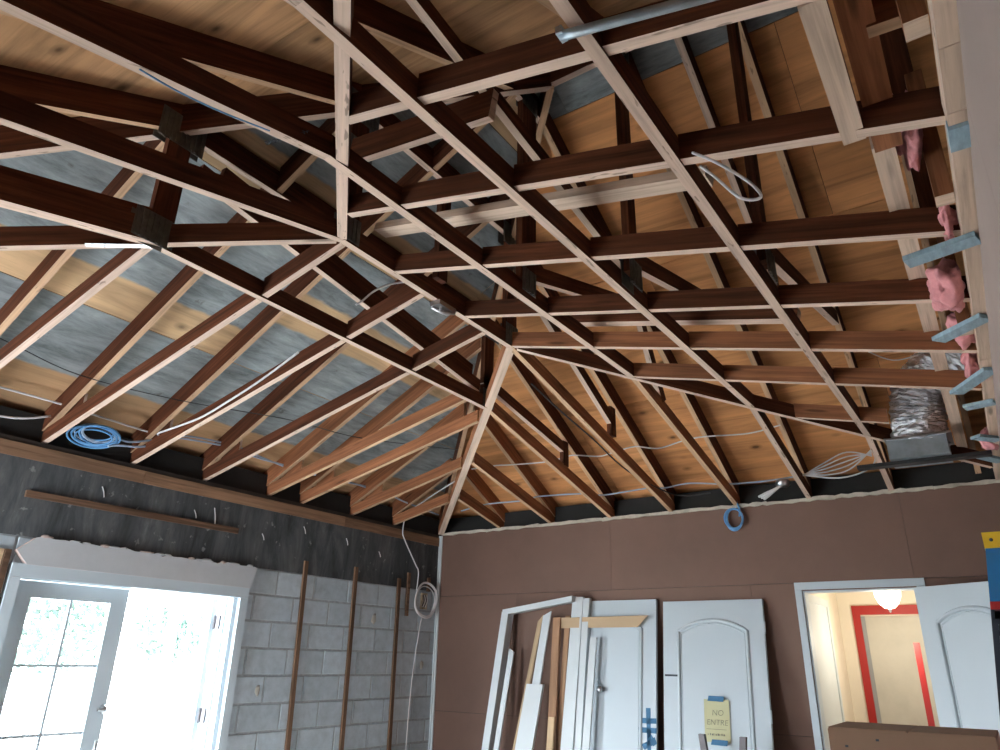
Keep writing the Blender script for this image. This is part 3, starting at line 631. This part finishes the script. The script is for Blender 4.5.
b_ = thing('electrical_box', 'small electrical box with stripped wires inside the white coil', 'electrical box', (0.02, -0.24, -0.8))
mb = MB()
mb.box((0.005, -0.285, -0.80), (0.03, -0.28, -0.64)); mb.box((0.005, -0.205, -0.80), (0.03, -0.2, -0.64)); mb.box((0.005, -0.28, -0.80), (0.03, -0.205, -0.795)); mb.box((0.005, -0.28, -0.645), (0.03, -0.205, -0.64)); mb.box((0.004, -0.28, -0.80), (0.008, -0.205, -0.64))
mb.build('box_shell', 'box_plastic', b_)
for k in range(4):
    mb = MB(); y0 = -0.265+0.018*k; mb.tube(curve_pts([(0.012, y0, -0.78), (0.035, y0+0.006, -0.72), (0.03, y0-0.004, -0.66)]), 0.004, 6); mb.build('wire', 'cable_white' if k % 2 else 'label_dark', b_)
# blue coil on the brown wall
mb = MB()
for k in range(5):
    ce = Vector((3.235+random.uniform(-.008, .008), -0.03-0.006*k, -0.115+random.uniform(-.008, .008))); rx, rz_ = 0.075+random.uniform(-.01, .01), 0.092+random.uniform(-.01, .01)
    mb.tube([ce+Vector((math.cos(a_)*rx, 0.006*math.sin(2*a_), math.sin(a_)*rz_)) for a_ in [2*math.pi*i/26 for i in range(26)]], 0.007, 6, 0, True)
mb.tube(curve_pts([(3.22, -0.14, 0.14), (3.26, -0.08, 0.06), (3.285, -0.04, -0.03), (3.28, -0.04, -0.10)]), 0.008, 6)
tag(mb.build('cable_coil', 'cable_blue'), 'blue cable coil hanging at the top of the brown wall', 'cable')
mb = MB()
for k in range(5):
    o_ = (k-2)*0.034
    mb.tube(curve_pts([(3.88, -0.30, 0.14-0.004*k), (4.05, -0.31, 0.155+o_*0.7), (4.22, -0.30, 0.20+o_), (4.39, -0.30, 0.262-0.012*k)]), 0.0055, 6)
mb.tube(curve_pts([(4.39, -0.30, 0.26), (4.41, -0.3, 0.20), (4.37, -0.3, 0.13), (4.25, -0.3, 0.085), (4.1, -0.3, 0.08), (3.9, -0.3, 0.125)]), 0.006, 6)
tag(mb.build('cable_bundle', 'cable_white'), 'fan of white cables looped between two trusses left of the duct', 'cable')
j = thing('junction_box', 'open metal junction box with loose sheathed cable ends above the brown wall', 'junction box', (3.70, -0.12, 0.06))
mb = MB(); mb.lathe((3.69, -0.16, 0.09), [(0.0, 0.05), (0.05, 0.05), (0.055, 0.04), (0.055, 0.0), (0.0, 0.0)], 8); mb.build('box_shell', 'steel', j)
for k in range(3):
    mb = MB(); mb.tube(curve_pts([(3.69, -0.17, 0.10), (3.64-0.01*k, -0.20, 0.06), (3.58-0.015*k, -0.19, 0.02+0.01*k), (3.53-0.02*k, -0.16, -0.0+0.012*k)]), 0.010, 6); mb.build('cable_end', 'cable_white', j)
cable('cable', [(4.48, -4.39, 0.19), (4.56, -4.42, 0.095), (4.64, -4.42, -0.005), (4.665, -4.42, -0.065), (4.61, -4.42, -0.045), (4.545, -4.42, 0.055), (4.50, -4.39, 0.13)], 0.0045, 'cable_white', 'white cable loop hanging from the second ceiling joist')
cable('cable', [(2.60, -3.97, 0.37), (2.60, -3.93, 0.41), (2.60, -3.85, 0.505), (2.62, -3.76, 0.58), (2.64, -3.67, 0.63)], 0.005, 'cable_white', 'short white cable beside the vault peak chord')
cable('cable', [(3.225, -5.47, 0.302), (3.222, -5.35, 0.318), (3.222, -5.2, 0.352), (3.225, -5.02, .405)], 0.003, 'cable_blue', 'thin blue string under the near slope of a truss')
cable('cable', [(4.62, -2.0, 0.40), (4.75, -1.9, 0.34), (4.9, -1.95, 0.33)], 0.004, 'cable_white', 'thin white cable end on the sheathing near the duct')

# ------------------------------------------------------------------ left wall fittings
for y, z1, y2, lab in ((-1.86, -0.50, -1.81, 'furring strip nearest the garden door'), (-1.25, -0.485, -1.22, 'middle vertical furring strip on the block wall'), (-0.64, -0.53, -0.61, 'vertical furring strip nearest the wall corner')):
    mb = MB(); mb.hexa([(0.004, y2-0.02, -2.78), (0.026, y2-0.02, -2.78), (0.026, y2+0.02, -2.78), (0.004, y2+0.02, -2.78), (0.004, y-0.02, z1), (0.026, y-0.02, z1), (0.026, y+0.02, z1), (0.004, y+0.02, z1)]); tag(mb.build('furring_strip', 'furring'), lab, 'strip', 'furring strips on the block wall')
for y, z1, z0, lab in ((-0.50, -0.46, -0.88, 'short broken furring strip left of the cable coil'), (-0.18, -0.48, -0.62, 'tiny furring stub above the cable coil')):
    mb = MB(); mb.box((0.008, y-0.02, z0), (0.026, y+0.02, z1)); tag(mb.build('furring_strip', 'furring'), lab, 'strip', 'furring strips on the block wall')
mb = MB(); mb.hexa([(0.006, -4.19, -0.372), (0.028, -4.19, -0.372), (0.028, -4.19, -0.33), (0.006, -4.19, -0.33), (0.006, -2.60, -0.372), (0.028, -2.60, -0.372), (0.028, -2.60, -0.33), (0.006, -2.60, -0.33)])
tag(mb.build('furring_strip', 'furring'), 'horizontal furring strip on the dark tie beam', 'strip', 'furring strips on the block wall')
for y, z, h_, lab in ((-3.72, -0.25, .07, 'adhesive dab above the left half of the horizontal furring strip'), (-3.0, -0.28, .06, 'short adhesive dab above the right end of the horizontal strip'), (-2.83, -0.27, .13, 'longest adhesive dab, above the right end of the horizontal strip'), (-1.92, -0.24, .06, 'adhesive dab above the furring strip nearest the garden door'), (-1.4, -0.27, .06, 'adhesive dab above the middle furring strip'), (-0.95, -0.33, .05, 'small adhesive dab left of the dropping white cable'), (-2.35, -.36, .05, 'small adhesive dab above the corner of the torn drywall')):
    mb = MB(); mb.tube(curve_pts([(0.010, y-0.008, z+h_/2), (0.011, y+0.01, z), (0.010, y+0.02, z-h_/2)]), 0.004, 6); tag(mb.build('plaster_drip', 'cable_white'), lab, 'adhesive', 'adhesive dabs on the tie beam')
for y, z, r, lab in ((-0.95, -0.93, 0.05, 'mortar splash beside the middle furring strip'), (-0.21, -1.33, .04, 'mortar splash beside the hanging white cable'), (-2.19, -1.53, .04, 'mortar splash right beside the garden door casing')):
    mb = blob((0.008, y, z), (0.006, r*0.6, r), y*3, 2); tag(mb.build('mortar_splash', 'plaster_white'), lab, 'mortar', 'mortar splashes')
mb = MB(); mb.box((0.004, -4.9, -H+0.01), (0.022, -4.225, -0.70)); tag(mb.build('plywood_offcut', 'lath_tan'), 'tan wood board left of the garden door', 'board')
mb = MB(); mb.box((0.004, -4.22, -H+0.01), (0.03, -4.185, -0.70)); tag(mb.build('wood_strip', 'furring'), 'dark wood strip between tan board and garden door', 'strip')

# torn drywall header above the garden doors
top = []; n_ = 60
for i in range(n_+1):
    y = -4.10+(1.72)*i/n_; z = -0.605+0.020*noise.noise(Vector((y*7, 0, 0)))+0.014*noise.noise(Vector((y*31, 5, 0)))-0.012*math.sin((y+4.1)*1.4)
    if i == 0: z = -0.64
    top.append((0.045, y, z))
low = [(0.045, -2.42, -0.778), (0.045, -4.09, -0.778), (0.045, -4.165, -0.70)]
r = thing('drywall_header', 'torn white drywall strip above the garden doors', 'drywall', (0.03, -3.27, -0.8))
mb = MB(); mb.prism(top+low, (-0.04, 0, 0), 0, 1); mb.build('drywall_strip', ['drywall_scrap', 'drywall_core'], r)
mb = MB()
for i in range(15):
    y = -4.05+1.62*(i+random.random())/15; z = -0.600-0.012*math.sin((y+4.1)*1.4)
    mb2 = blob((0.036, y, z), (0.014, random.uniform(.02, .06), random.uniform(.005, .014)), i*1.7, 2); mb.v and None
    b = len(mb.v)
    for f, u_ in zip(mb2.f, mb2.uv): mb.face([mb2.v[k] for k in f], 0 if i % 3 else 1, None, True)
o = mb.build('torn_edge', ['drywall_scrap', 'drywall_core'], r); o['kind'] = 'stuff'

# garden double doors
g = bpy.data.objects.new('door_1', None); COL.objects.link(g); g['kind'] = 'structure'; WORLD['door_1'] = Vector((0, 0, 0))
mb = MB(); mb.box((0.0, -4.165, -0.855), (0.038, -2.425, -0.775)); mb.build('head_casing', 'white_paint', g)
mb = MB(); mb.box((0.0, -2.495, -H+0.0), (0.038, -2.425, -0.857)); mb.build('side_casing', 'white_paint', g)
mb = MB(); mb.box((0.0, -4.165, -H+0.0), (0.038, -4.10, -0.857)); mb.build('side_casing', 'white_paint', g)
mb = MB(); mb.box((-0.19, -2.53, -H), (0.0, -2.435, -0.80)); mb.build('jamb', 'white_paint', g)
mb = MB(); mb.box((-0.10, -2.545, -H), (-0.07, -2.53, -0.84)); mb.build('door_stop', 'white_paint', g)
mb = MB(); mb.box((-0.19, -4.155, -H), (0.0, -4.10, -0.80)); mb.build('jamb', 'white_paint', g)
mb = MB(); mb.box((-0.19, -4.10, -0.86), (0.0, -2.53, -0.80)); mb.build('head_jamb', 'white_paint', g)
def french_leaf(parent, M, wd=0.74, label=None):
    # local: x across from hinge, z up from the door foot, y thickness
    hgt = 1.92; ln = 0.115; rn = 0.115; bt = 0.24; tp = 0.10; th = 0.042
    mb = MB()
    mb.box((0, 0, 0), (ln, th, hgt)); mb.box((wd-rn, 0, 0), (wd, th, hgt)); mb.box((ln, 0, 0), (wd-rn, th, bt)); mb.box((ln, 0, hgt-tp), (wd-rn, th, hgt)); leaf = mb.build('door_leaf', 'white_paint', parent, M)
    x0, x1, z0, z1 = ln, wd-rn, bt, hgt-tp; rows = 4
    for i in range(1, rows):
        zz = z1-(z1-z0)*i/rows; mb = MB(); mb.box((x0, 0.008, zz-0.008), (x1, th-0.008, zz+0.008)); mb.build('muntin', 'white_paint', leaf, M)
    mb = MB(); xm = (x0+x1)/2; mb.box((xm-0.008, 0.009, z0), (xm+0.008, th-0.009, z1)); mb.build('muntin', 'white_paint', leaf, M)
    for i in range(rows):
        for a_, b_ in ((x0, xm-0.008), (xm+0.008, x1)):
            za = z1-(z1-z0)*(i+1)/rows+0.008; zb = z1-(z1-z0)*i/rows-0.008
            mb = MB(); mb.box((a_, th/2-0.002, za), (b_, th/2+0.002, zb)); mb.build('pane', 'glass_pane', leaf, M)
    return leaf
def place(o, ang): return Matrix.Translation(Vector(o)) @ Matrix.Rotation(ang, 4, 'Z')
lf = french_leaf(g, place((-0.03, -4.10, -H+0.015), math.radians(90)))
mb = MB(); mb.lathe((0.01, -3.40, -1.80), [(0, 0), (0.012, 0), (0.012, -0.06)], 10); mb.build('astragal_bolt', 'steel', lf)
mb = MB(); mb.lathe((0.0, -3.43, -1.62), [(0.0, 0.05), (0.025, 0.05), (0.03, 0.03), (0.012, 0.02), (0.012, 0)], 12, axis='y'); mb.build('door_knob', 'steel', lf)
rf = french_leaf(g, place((-0.155, -2.555, -H+0.015), math.radians(172)))
for z in (-1.04, -1.70, -2.5):
    mb = MB(); mb.box((-0.165, -2.56, z-0.05), (-0.10, -2.533, z+0.05)); mb.tube([(-0.15, -2.565, z-0.05), (-0.15, -2.565, z+0.05)], 0.008, 8); mb.build('hinge', 'grey_metal', g)

# garden outside
def shrub(c, r, n_, lab, seed):
    random.seed(seed); t_ = thing('garden_shrub', lab, 'shrub', (c[0], c[1], -H-0.05), 'shrubs beyond the patio')
    mb = MB()
    for k in range(5):
        a_ = random.uniform(0, 6.28); mb.tube(curve_pts([(c[0], c[1], -H-0.05), (c[0]+0.2*math.cos(a_), c[1]+0.2*math.sin(a_), c[2]-r[2]*0.7), (c[0]+r[0]*.5*math.cos(a_), c[1]+r[1]*.5*math.sin(a_), c[2])], 4), 0.012, 6)
    mb.build('stem', 'bark', t_)
    mb = MB()
    for i in range(n_):
        d_ = Vector((random.gauss(0, 1), random.gauss(0, 1), random.gauss(0, 1))).normalized()*random.uniform(0.45, 1.0)
        p = Vector(c)+Vector((d_.x*r[0], d_.y*r[1], d_.z*r[2])); u_ = Vector((random.gauss(0, 1), random.gauss(0, 1), random.gauss(0, 1))).normalized(); w = u_.orthogonal().normalized()
        L_ = random.uniform(.04, .085); mb.face([p-u_*L_, p+w*L_*.45, p+u_*L_, p-w*L_*.45])
    o = mb.build('foliage', 'leaf', t_); o['kind'] = 'stuff'
shrub((-7.0, -0.55, -0.95), (0.9, 1.1, 0.75), 900, 'garden shrub seen through the glazed door leaf', 3)
shrub((-6.2, 0.9, -0.98), (0.8, 0.55, 0.5), 520, 'garden shrub seen through the open door leaf', 4)
random.seed(11)

# ------------------------------------------------------------------ things leaning on the brown wall
TILT = math.atan(0.15)
def lean(x, ytop, ztop):     # matrix for a local frame: x right, z up the leaning plane, y away from the room; origin at top
    return Matrix.Translation(Vector((x, ytop, ztop))) @ Matrix.Rotation(-TILT, 4, 'X')
def arch_path(x0, x1, z0, z1, rise, n_=18):
    pts = [(x0, z0), (x0, z1)]
    w = (x1-x0)/2; R_ = (w*w+rise*rise)/(2*rise); a0 = math.asin(min(1, w/R_))
    for i in range(n_+1):
        a_ = -a0+2*a0*i/n_; pts.append((x0+w+R_*math.sin(a_), z1+rise-R_+R_*math.cos(a_)))
    pts += [(x1, z0)]
    return pts
def panel_door(t_, M, wd=0.83, hgt=2.03, th=0.035):
    mb = MB(); mb.box((0, 0, -hgt), (wd, th, 0)); d_ = mb.build('door_slab', 'white_paint', t_, M)
    def mould(pts):
        mb = MB(); mb.tube([(p[0], -0.001, p[1]) for p in pts], 0.015, 8, 0, True); mb.build('panel_moulding', 'white_paint', d_, M)
        mb = MB(); mb.tube([(p[0]+(0.022 if p[0] < wd/2 else -0.022), 0.001, p[1]-(0.022 if p[1] > -0.9 or -1.5 < p[1] < -1.3 else -0.022)) for p in pts], 0.006, 6, 0, True); mb.build('panel_moulding', 'white_paint', d_, M)
    mould(arch_path(0.135, wd-0.135, -1.27, -0.245, 0.085)); mould([(0.135, -1.83), (0.135, -1.38), (wd-0.135, -1.38), (wd-0.135, -1.83)])
    return d_
t_ = thing('leaning_door', 'white panel door with blue tape strips, behind the leaning trim', 'door', (2.05, -0.37, -H))
Md = lean(1.66, -0.052, -0.752); panel_door(t_, Md)
def tapes(segs, parent, name='tape'):
    for (x, z, w, h, a_) in segs:
        mb = MB(); c_, s_ = math.cos(a_), math.sin(a_)
        P = [(x+dx*c_-dz*s_, -0.0018, z+dx*s_+dz*c_) for dx, dz in ((-w/2, -h/2), (w/2, -h/2), (w/2+.004, h/2), (-w/2-.004, h/2))]; mb.prism(P, (0, 0.0012, 0)); mb.build(name, 'tape_blue', parent, Md)
tapes([(0.765, -1.04, 0.032, 0.34, 0.03), (0.765, -0.965, 0.13, 0.04, 0.02), (0.755, -1.035, 0.15, 0.04, 0.0), (0.77, -1.13, 0.12, 0.045, 0.5), (0.79, -1.10, 0.09, 0.04, -0.9)], t_)
mb = MB(); mb.lathe((0.335, -0.045, -0.75), [(0.0, -0.02), (0.022, -0.018), (0.028, 0.0), (0.012, 0.012), (0.012, 0.045)], 14, axis='y'); mb.tube([(0.30, -0.02, -0.68), (0.325, -0.04, -0.72)], 0.006, 6); mb.build('door_knob', 'steel', t_, Md)
t2 = thing('leaning_door', 'white arched-panel door carrying a taped yellow note', 'door', (2.97, -0.37, -H))
Md2 = lean(2.555, -0.055, -0.775); ds = panel_door(t2, Md2, 0.838)
for z in (-0.22, -0.86, -1.7):
    mb = MB(); mb.box((0.838, 0.002, z-0.045), (0.842, 0.03, z+0.045)); mb.tube([(0.845, 0.0, z-0.045), (0.845, 0.0, z+0.045)], 0.006, 8); mb.build('hinge', 'white_paint', t2, Md2)
mb = MB(); mb.box((0.012, -0.0015, -0.60), (0.12, 0.002, -0.585)); mb.build('dark_mark', 'label_dark', t2, Md2)
nt = thing('paper_note', 'yellow handwritten note taped to the white arched door', 'note', (2.99, -0.2, -1.83))
Mn = Md2 @ Matrix.Translation(Vector((0.335, -0.003, -0.76)))
mb = MB(); n_ = 6
for i in range(n_):
    for k in range(n_):
        f = lambda u_, v_: (0.2*u_, -0.004-0.012*max(0, u_-0.6)*max(0, v_-0.2)*2.0, -0.30*(1-v_))
        mb.face([f(i/n_, k/n_), f((i+1)/n_, k/n_), f((i+1)/n_, (k+1)/n_), f(i/n_, (k+1)/n_)], 0, None, True)
mb.build('paper', 'note_paper', nt, Mn)
for z, xx in ((0.004, 0.10), (-0.302, 0.115)):
    mb = MB(); mb.prism([(xx-0.065, -0.022, z-0.018), (xx+0.06, -0.022, z-0.02), (xx+0.068, -0.022, z+0.018), (xx-0.055, -0.022, z+0.02)], (0, 0.002, 0)); mb.build('tape', 'tape_blue', nt, Mn)
def letters(txt, size, x, z, parent, M, mat='ink', yy=-0.0205, shear=0.12):
    cu = bpy.data.curves.new('lettering', 'FONT'); cu.body = txt; cu.size = size; cu.shear = shear; cu.offset = -0.0006
    o = bpy.data.objects.new('lettering', cu); COL.objects.link(o); bpy.context.view_layer.update()
    me = bpy.data.meshes.new_from_object(o.evaluated_get(bpy.context.evaluated_depsgraph_get())); bpy.data.objects.remove(o)
    mb = MB()
    for p in me.polygons: mb.face([(x+me.vertices[i].co.x, yy, z+me.vertices[i].co.y) for i in p.vertices])
    bpy.data.meshes.remove(me); mb.build('lettering', mat, parent, M)
letters('NO', 0.058, 0.065, -0.115, nt, Mn); letters('ENTRE', 0.056, 0.022, -0.182, nt, Mn)
mb = MB(); mb.box((0.02, -0.0215, -0.213), (0.175, -0.0205, -0.210)); mb.build('underline', 'ink', nt, Mn)
mb = MB()
for k in range(9): mb.box((0.03+0.015*k, -0.0215, -0.255), (0.034+0.015*k+0.004*(k % 3), -0.0205, -0.243+0.003*(k % 2)))
mb.build('faint_lettering', 'ink', nt, Mn)
# grey bracket with two arms in front of the arched door
vb = thing('metal_trestle', 'grey metal trestle arms opening in a V before the arched door', 'trestle', (3.03, -0.55, -H))
for x0, x1 in ((2.985, 3.09), (3.285, 3.17)):
    mb = MB(); mb.hexa([(x1-0.02, -0.60, -H), (x1+0.02, -0.60, -H), (x1+0.02, -0.56, -H), (x1-0.02, -0.56, -H), (x0-0.022, -0.56, -1.745), (x0+0.022, -0.56, -1.745), (x0+0.022, -0.52, -1.745), (x0-0.022, -0.52, -1.745)]); mb.build('arm', 'grey_metal', vb)
mb = MB(); mb.box((2.98, -0.62, -H), (3.28, -0.50, -H+0.03)); mb.build('foot', 'grey_metal', vb)

def stick(name, top, bot, w, th, mat, lab, cat='trim', group='trim lengths leaning on the brown wall', miter=0.0):
    # bot continues down to the floor along the same line
    p0, p1 = Vector(top), Vector(bot); d_ = p1-p0; k = (-H+0.0-p0.z)/d_.z; p1 = p0+d_*k
    a_ = Vector((w/2, 0, 0)); b = Vector((0, -th, 0))
    mb = MB(); mz = Vector((0, 0, miter))
    mb.hexa([p1-a_, p1+a_, p1+a_+b, p1-a_+b, p0-a_, p0+a_+mz, p0+a_+mz+b, p0-a_+b]); return tag(mb.build(name, mat), lab, cat, group)
fr = thing('door_jamb_frame', 'white door jamb frame leaning crooked against the brown wall', 'door frame', (1.3, -0.4, -H))
def leg(name, p0, p1, w, th, mat='frame_paint', dy=0.0):
    p0, p1 = Vector(p0), Vector(p1); d_ = (p1-p0); 
    if abs(d_.z) > 0.5: p1 = p0+d_*((-H-p0.z)/d_.z); a_ = Vector((w/2, 0, 0))
    else: a_ = Vector((0, 0, w/2))
    b = Vector((0, -th, 0)); mb = MB(); mb.hexa([p1-a_, p1+a_, p1+a_+b, p1-a_+b, p0-a_, p0+a_, p0+a_+b, p0-a_+b]); return mb.build(name, mat, fr)
leg('side_jamb', (0.99, -0.075, -0.835), (0.915, -0.255, -2.03), 0.075, 0.10)
leg('head_jamb', (0.957, -0.072, -0.842), (1.72, -0.068, -0.735), 0.05, 0.10)
leg('side_jamb', (1.745, -0.065, -0.715), (1.70, -0.25, -1.97), 0.11, 0.03)
leg('casing', (1.835, -0.060, -0.73), (1.81, -0.24, -1.96), 0.065, 0.045)
leg('stop_bead', (1.795, -0.10, -0.74), (1.765, -0.29, -1.96), 0.02, 0.012)
stick('trim_length', (1.09, -0.19, -1.17), (1.02, -0.31, -1.98), 0.05, 0.018, 'frame_paint', 'short white trim length just inside the crooked jamb frame', miter=-0.03)
stick('trim_length', (1.375, -0.14, -0.93), (1.22, -0.31, -1.99), 0.06, 0.012, 'lath_tan', 'unpainted tan back of a casing length', miter=0.06)
stick('trim_length', (1.455, -0.15, -0.88), (1.35, -0.35, -2.0), 0.085, 0.018, 'frame_paint', 'tall white casing length left of the brown jamb', miter=0.04)
stick('trim_length', (1.395, -0.26, -1.465), (1.355, -0.38, -1.98), 0.17, 0.03, 'frame_paint', 'wide white casing length in front of the others')
stick('jamb_length', (1.545, -0.12, -0.895), (1.57, -0.30, -1.98), 0.075, 0.025, 'jamb_brown', 'bare brown jamb length standing behind white casing', 'lumber')
stick('jamb_length', (1.645, -0.095, -0.88), (1.61, -0.24, -1.97), 0.05, 0.02, 'jamb_brown', 'darker brown jamb length beside the white jamb leg', 'lumber')
stick('jamb_length', (1.57, -0.28, -1.72), (1.575, -0.33, -2.0), 0.06, 0.02, 'lath_tan', 'short pale wood offcut below the brown jamb', 'lumber')
stick('trim_length', (1.94, -0.17, -1.07), (1.91, -0.31, -1.95), 0.062, 0.02, 'frame_paint', 'narrow white trim length in front of the blue-taped door')
mb = MB(); mb.prism([(1.50, -0.135, -0.99), (2.34, -0.135, -0.985), (2.44, -0.135, -0.89), (1.50, -0.135, -0.90)], (0, 0.014, 0.002)); tag(mb.build('casing_offcut', 'lath_tan'), 'unpainted mitred casing offcut laid across the blue-taped door', 'trim')

# ------------------------------------------------------------------ doorway and hall
dr = bpy.data.objects.new('door_2', None); COL.objects.link(dr); dr['kind'] = 'structure'; WORLD['door_2'] = Vector((0, 0, 0))
mb = MB(); mb.box((3.645, -0.018, -H), (3.695, 0.0, -0.712)); mb.build('side_casing', 'white_paint', dr)
mb = MB(); mb.box((3.645, -0.018, -0.71), (4.55, 0.0, -0.655)); mb.build('head_casing', 'white_paint', dr)
mb = MB(); mb.box((4.495, -0.018, -H), (4.55, 0.0, -0.712)); mb.build('side_casing', 'white_paint', dr)
mb = MB(); mb.box((3.69, 0.0, -H), (3.712, 0.12, -0.715)); mb.build('jamb', 'white_paint', dr)
mb = MB(); mb.box((4.478, 0.0, -H), (4.495, 0.12, -0.715)); mb.build('jamb', 'white_paint', dr)
mb = MB(); mb.box((3.712, 0.0, -0.73), (4.478, 0.12, -0.712)); mb.build('head_jamb', 'white_paint', dr)
Mo = Matrix.Translation(Vector((4.475, -0.028, -0.722))) @ Matrix.Rotation(math.radians(-31), 4, 'Z')
panel_door(dr, Mo, 0.76, 2.06)
hw = bpy.data.objects.new('wall_hall', None); COL.objects.link(hw); hw['kind'] = 'structure'; WORLD['wall_hall'] = Vector((0, 0, 0))
YH = 1.5
mb = MB(); mb.box((3.66, 0.12, -H), (3.68, YH, -0.36)); mb.build('side_wall', 'cream_paint', hw)
mb = MB(); mb.box((4.85, 0.12, -H), (4.9, YH, -0.36)); mb.build('side_wall', 'cream_paint', hw)
mb = MB(); mb.box((3.66, YH, -H), (4.9, YH+0.05, -0.36)); mb.build('end_wall', 'cream_paint', hw)
mb = MB(); mb.box((3.66, 0.11, -0.36), (4.9, YH+0.05, -0.33)); mb.build('hall_ceiling', 'cream_paint', hw)
mb = MB(); mb.box((3.66, 0.0, -H-0.05), (4.9, YH+0.05, -H)); mb.build('hall_floor', 'floor_concrete', hw)
d3 = bpy.data.objects.new('door_3', None); COL.objects.link(d3); d3['kind'] = 'structure'; WORLD['door_3'] = Vector((0, 0, 0))
mb = MB(); mb.box((3.80, YH-0.025, -H), (3.865, YH, -0.815)); mb.build('side_casing', 'red_paint', d3)
mb = MB(); mb.box((3.80, YH-0.028, -0.815), (4.72, YH, -0.735)); mb.build('head_casing', 'red_paint', d3)
mb = MB(); mb.box((4.64, YH-0.025, -H), (4.72, YH, -0.815)); mb.build('side_casing', 'red_paint', d3)
mb = MB(); mb.box((3.865, YH-0.015, -H), (3.90, YH, -0.83)); mb.build('jamb', 'grey_paint', d3)
mb = MB(); mb.box((3.90, YH-0.01, -H), (4.64, YH, -0.83)); mb.build('door_slab', 'plaster_white', d3)
d4 = bpy.data.objects.new('door_4', None); COL.objects.link(d4); d4['kind'] = 'structure'; WORLD['door_4'] = Vector((0, 0, 0))
mb = MB(); mb.box((3.68, 0.16, -H), (3.695, 0.22, -0.78)); mb.build('side_casing', 'frame_paint', d4)
mb = MB(); mb.box((3.68, 0.92, -H), (3.695, 0.98, -0.78)); mb.build('side_casing', 'frame_paint', d4)
mb = MB(); mb.box((3.68, 0.16, -0.78), (3.695, 0.98, -0.72)); mb.build('head_casing', 'frame_paint', d4)
mb = MB(); mb.box((3.68, 0.22, -H), (3.684, 0.92, -0.78)); mb.build('door_slab', 'frame_paint', d4)
mb = MB(); mb.box((4.306, 1.0, -H), (4.352, 1.025, -1.07)); tag(mb.build('red_board', 'red_paint'), 'narrow red painted board standing inside the hall doorway', 'board')
lp = thing('ceiling_lamp', 'lit frosted glass bowl lamp on the hall ceiling', 'lamp', (4.19, 0.9, -0.36))
mb = MB(); mb.lathe((4.19, 0.9, -0.36), [(0.0, 0), (0.07, 0), (0.065, -0.03), (0.02, -0.05), (0.015, -0.275), (0.0, -0.275)], 20); mb.build('canopy', 'steel', lp)
mb = MB(); mb.lathe((4.19, 0.9, -0.635), [(0.0, 0.0), (0.09, 0.005), (0.105, 0.0), (0.108, -0.012), (0.10, -0.075), (0.075, -0.13), (0.04, -0.165), (0.0, -0.175)], 24); mb.build('glass_bowl', 'lamp_glass', lp)
mb = MB(); mb.lathe((4.19, 0.9, -0.81), [(0.014, 0), (0.012, -0.012), (0.0, -0.03)], 12); mb.build('finial', 'grey_metal', lp)
pl = bpy.data.lights.new('hall_lamp_light', 'POINT'); pl.energy = 12; pl.color = (1, 0.89, 0.72); pl.shadow_soft_size = 0.1
po = bpy.data.objects.new('hall_lamp_light', pl); po.location = (4.19, 0.75, H-1.05); COL.objects.link(po)

# ------------------------------------------------------------------ carton and ladder at the right
bx = thing('cardboard_box', 'tall brown cardboard carton in front of the doorway', 'box', (4.66, -3.0, -H))
mb = MB(); mb.box((4.40, -3.20, -H), (4.90, -2.85, -1.475)); mb.build('carton', 'cardboard', bx)
for x0, x1 in ((4.402, 4.648), (4.652, 4.898)):
    mb = MB(); mb.box((x0, -3.198, -1.475), (x1, -2.852, -1.469)); mb.build('flap', 'cardboard', bx)
for x, z in ((4.45, -1.53), (4.55, -1.505), (4.47, -1.60), (4.52, -1.66)):
    mb = MB(); mb.box((x, -3.2015, z), (x+0.01, -3.2, z+0.007)); mb.build('staple', 'label_dark', bx)
ld = thing('stepladder', 'folded blue stepladder with yellow top against the right wall', 'ladder', (5.06, -2.45, -H))
def rail(y, dx):
    mb = MB(); mb.hexa([(4.737+dx, y-0.055, -H), (4.853+dx, y-0.055, -H), (4.853+dx, y+0.03, -H), (4.737+dx, y+0.03, -H), (4.984+dx, y-0.055, -0.815), (5.10+dx, y-0.055, -0.815), (5.10+dx, y+0.03, -0.815), (4.984+dx, y+0.03, -0.815)])
    return mb.build('rail', 'ladder_blue', ld)
r1 = rail(-2.60, 0); rail(-2.10, 0)
def lx(z): return 4.737+0.247*(z+H)/(H-0.815)
def label(z0, z1, a_, b_, mat, n_='sticker'):
    mb = MB(); mb.hexa([(lx(z0)+a_, -2.657, z0), (lx(z0)+b_, -2.657, z0), (lx(z0)+b_, -2.655, z0), (lx(z0)+a_, -2.655, z0), (lx(z1)+a_, -2.657, z1), (lx(z1)+b_, -2.657, z1), (lx(z1)+b_, -2.655, z1), (lx(z1)+a_, -2.655, z1)]); mb.build(n_, mat, r1)
label(-1.05, -1.02, 0.0, 0.105, 'red_paint'); label(-1.45, -1.05, 0.0, 0.105, 'label_dark'); label(-1.085, -1.055, 0.012, 0.09, 'box_plastic')
for k in range(8): label(-1.13-0.042*k, -1.105-0.042*k, 0.022, 0.06, 'label_white'); label(-1.13-0.042*k, -1.105-0.042*k, 0.065, 0.1, 'label_white')
for z in (-1.1, -1.4, -1.7, -2.0, -2.3, -2.55):
    mb = MB(); x = lx(z)+0.02; mb.box((x, -2.57, z-0.02), (x+0.075, -2.13, z)); mb.build('step', 'steel', ld)
mb = MB(); mb.box((4.982, -2.66, -0.815), (5.145, -2.04, -0.752)); mb.build('top_cap', 'ladder_yellow', ld)
mb = MB(); mb.lathe((5.01, -2.661, -0.783), [(0.0, -0.002), (0.007, -0.002), (0.007, 0.004)], 10, axis='y'); mb.build('rivet', 'label_dark', ld)
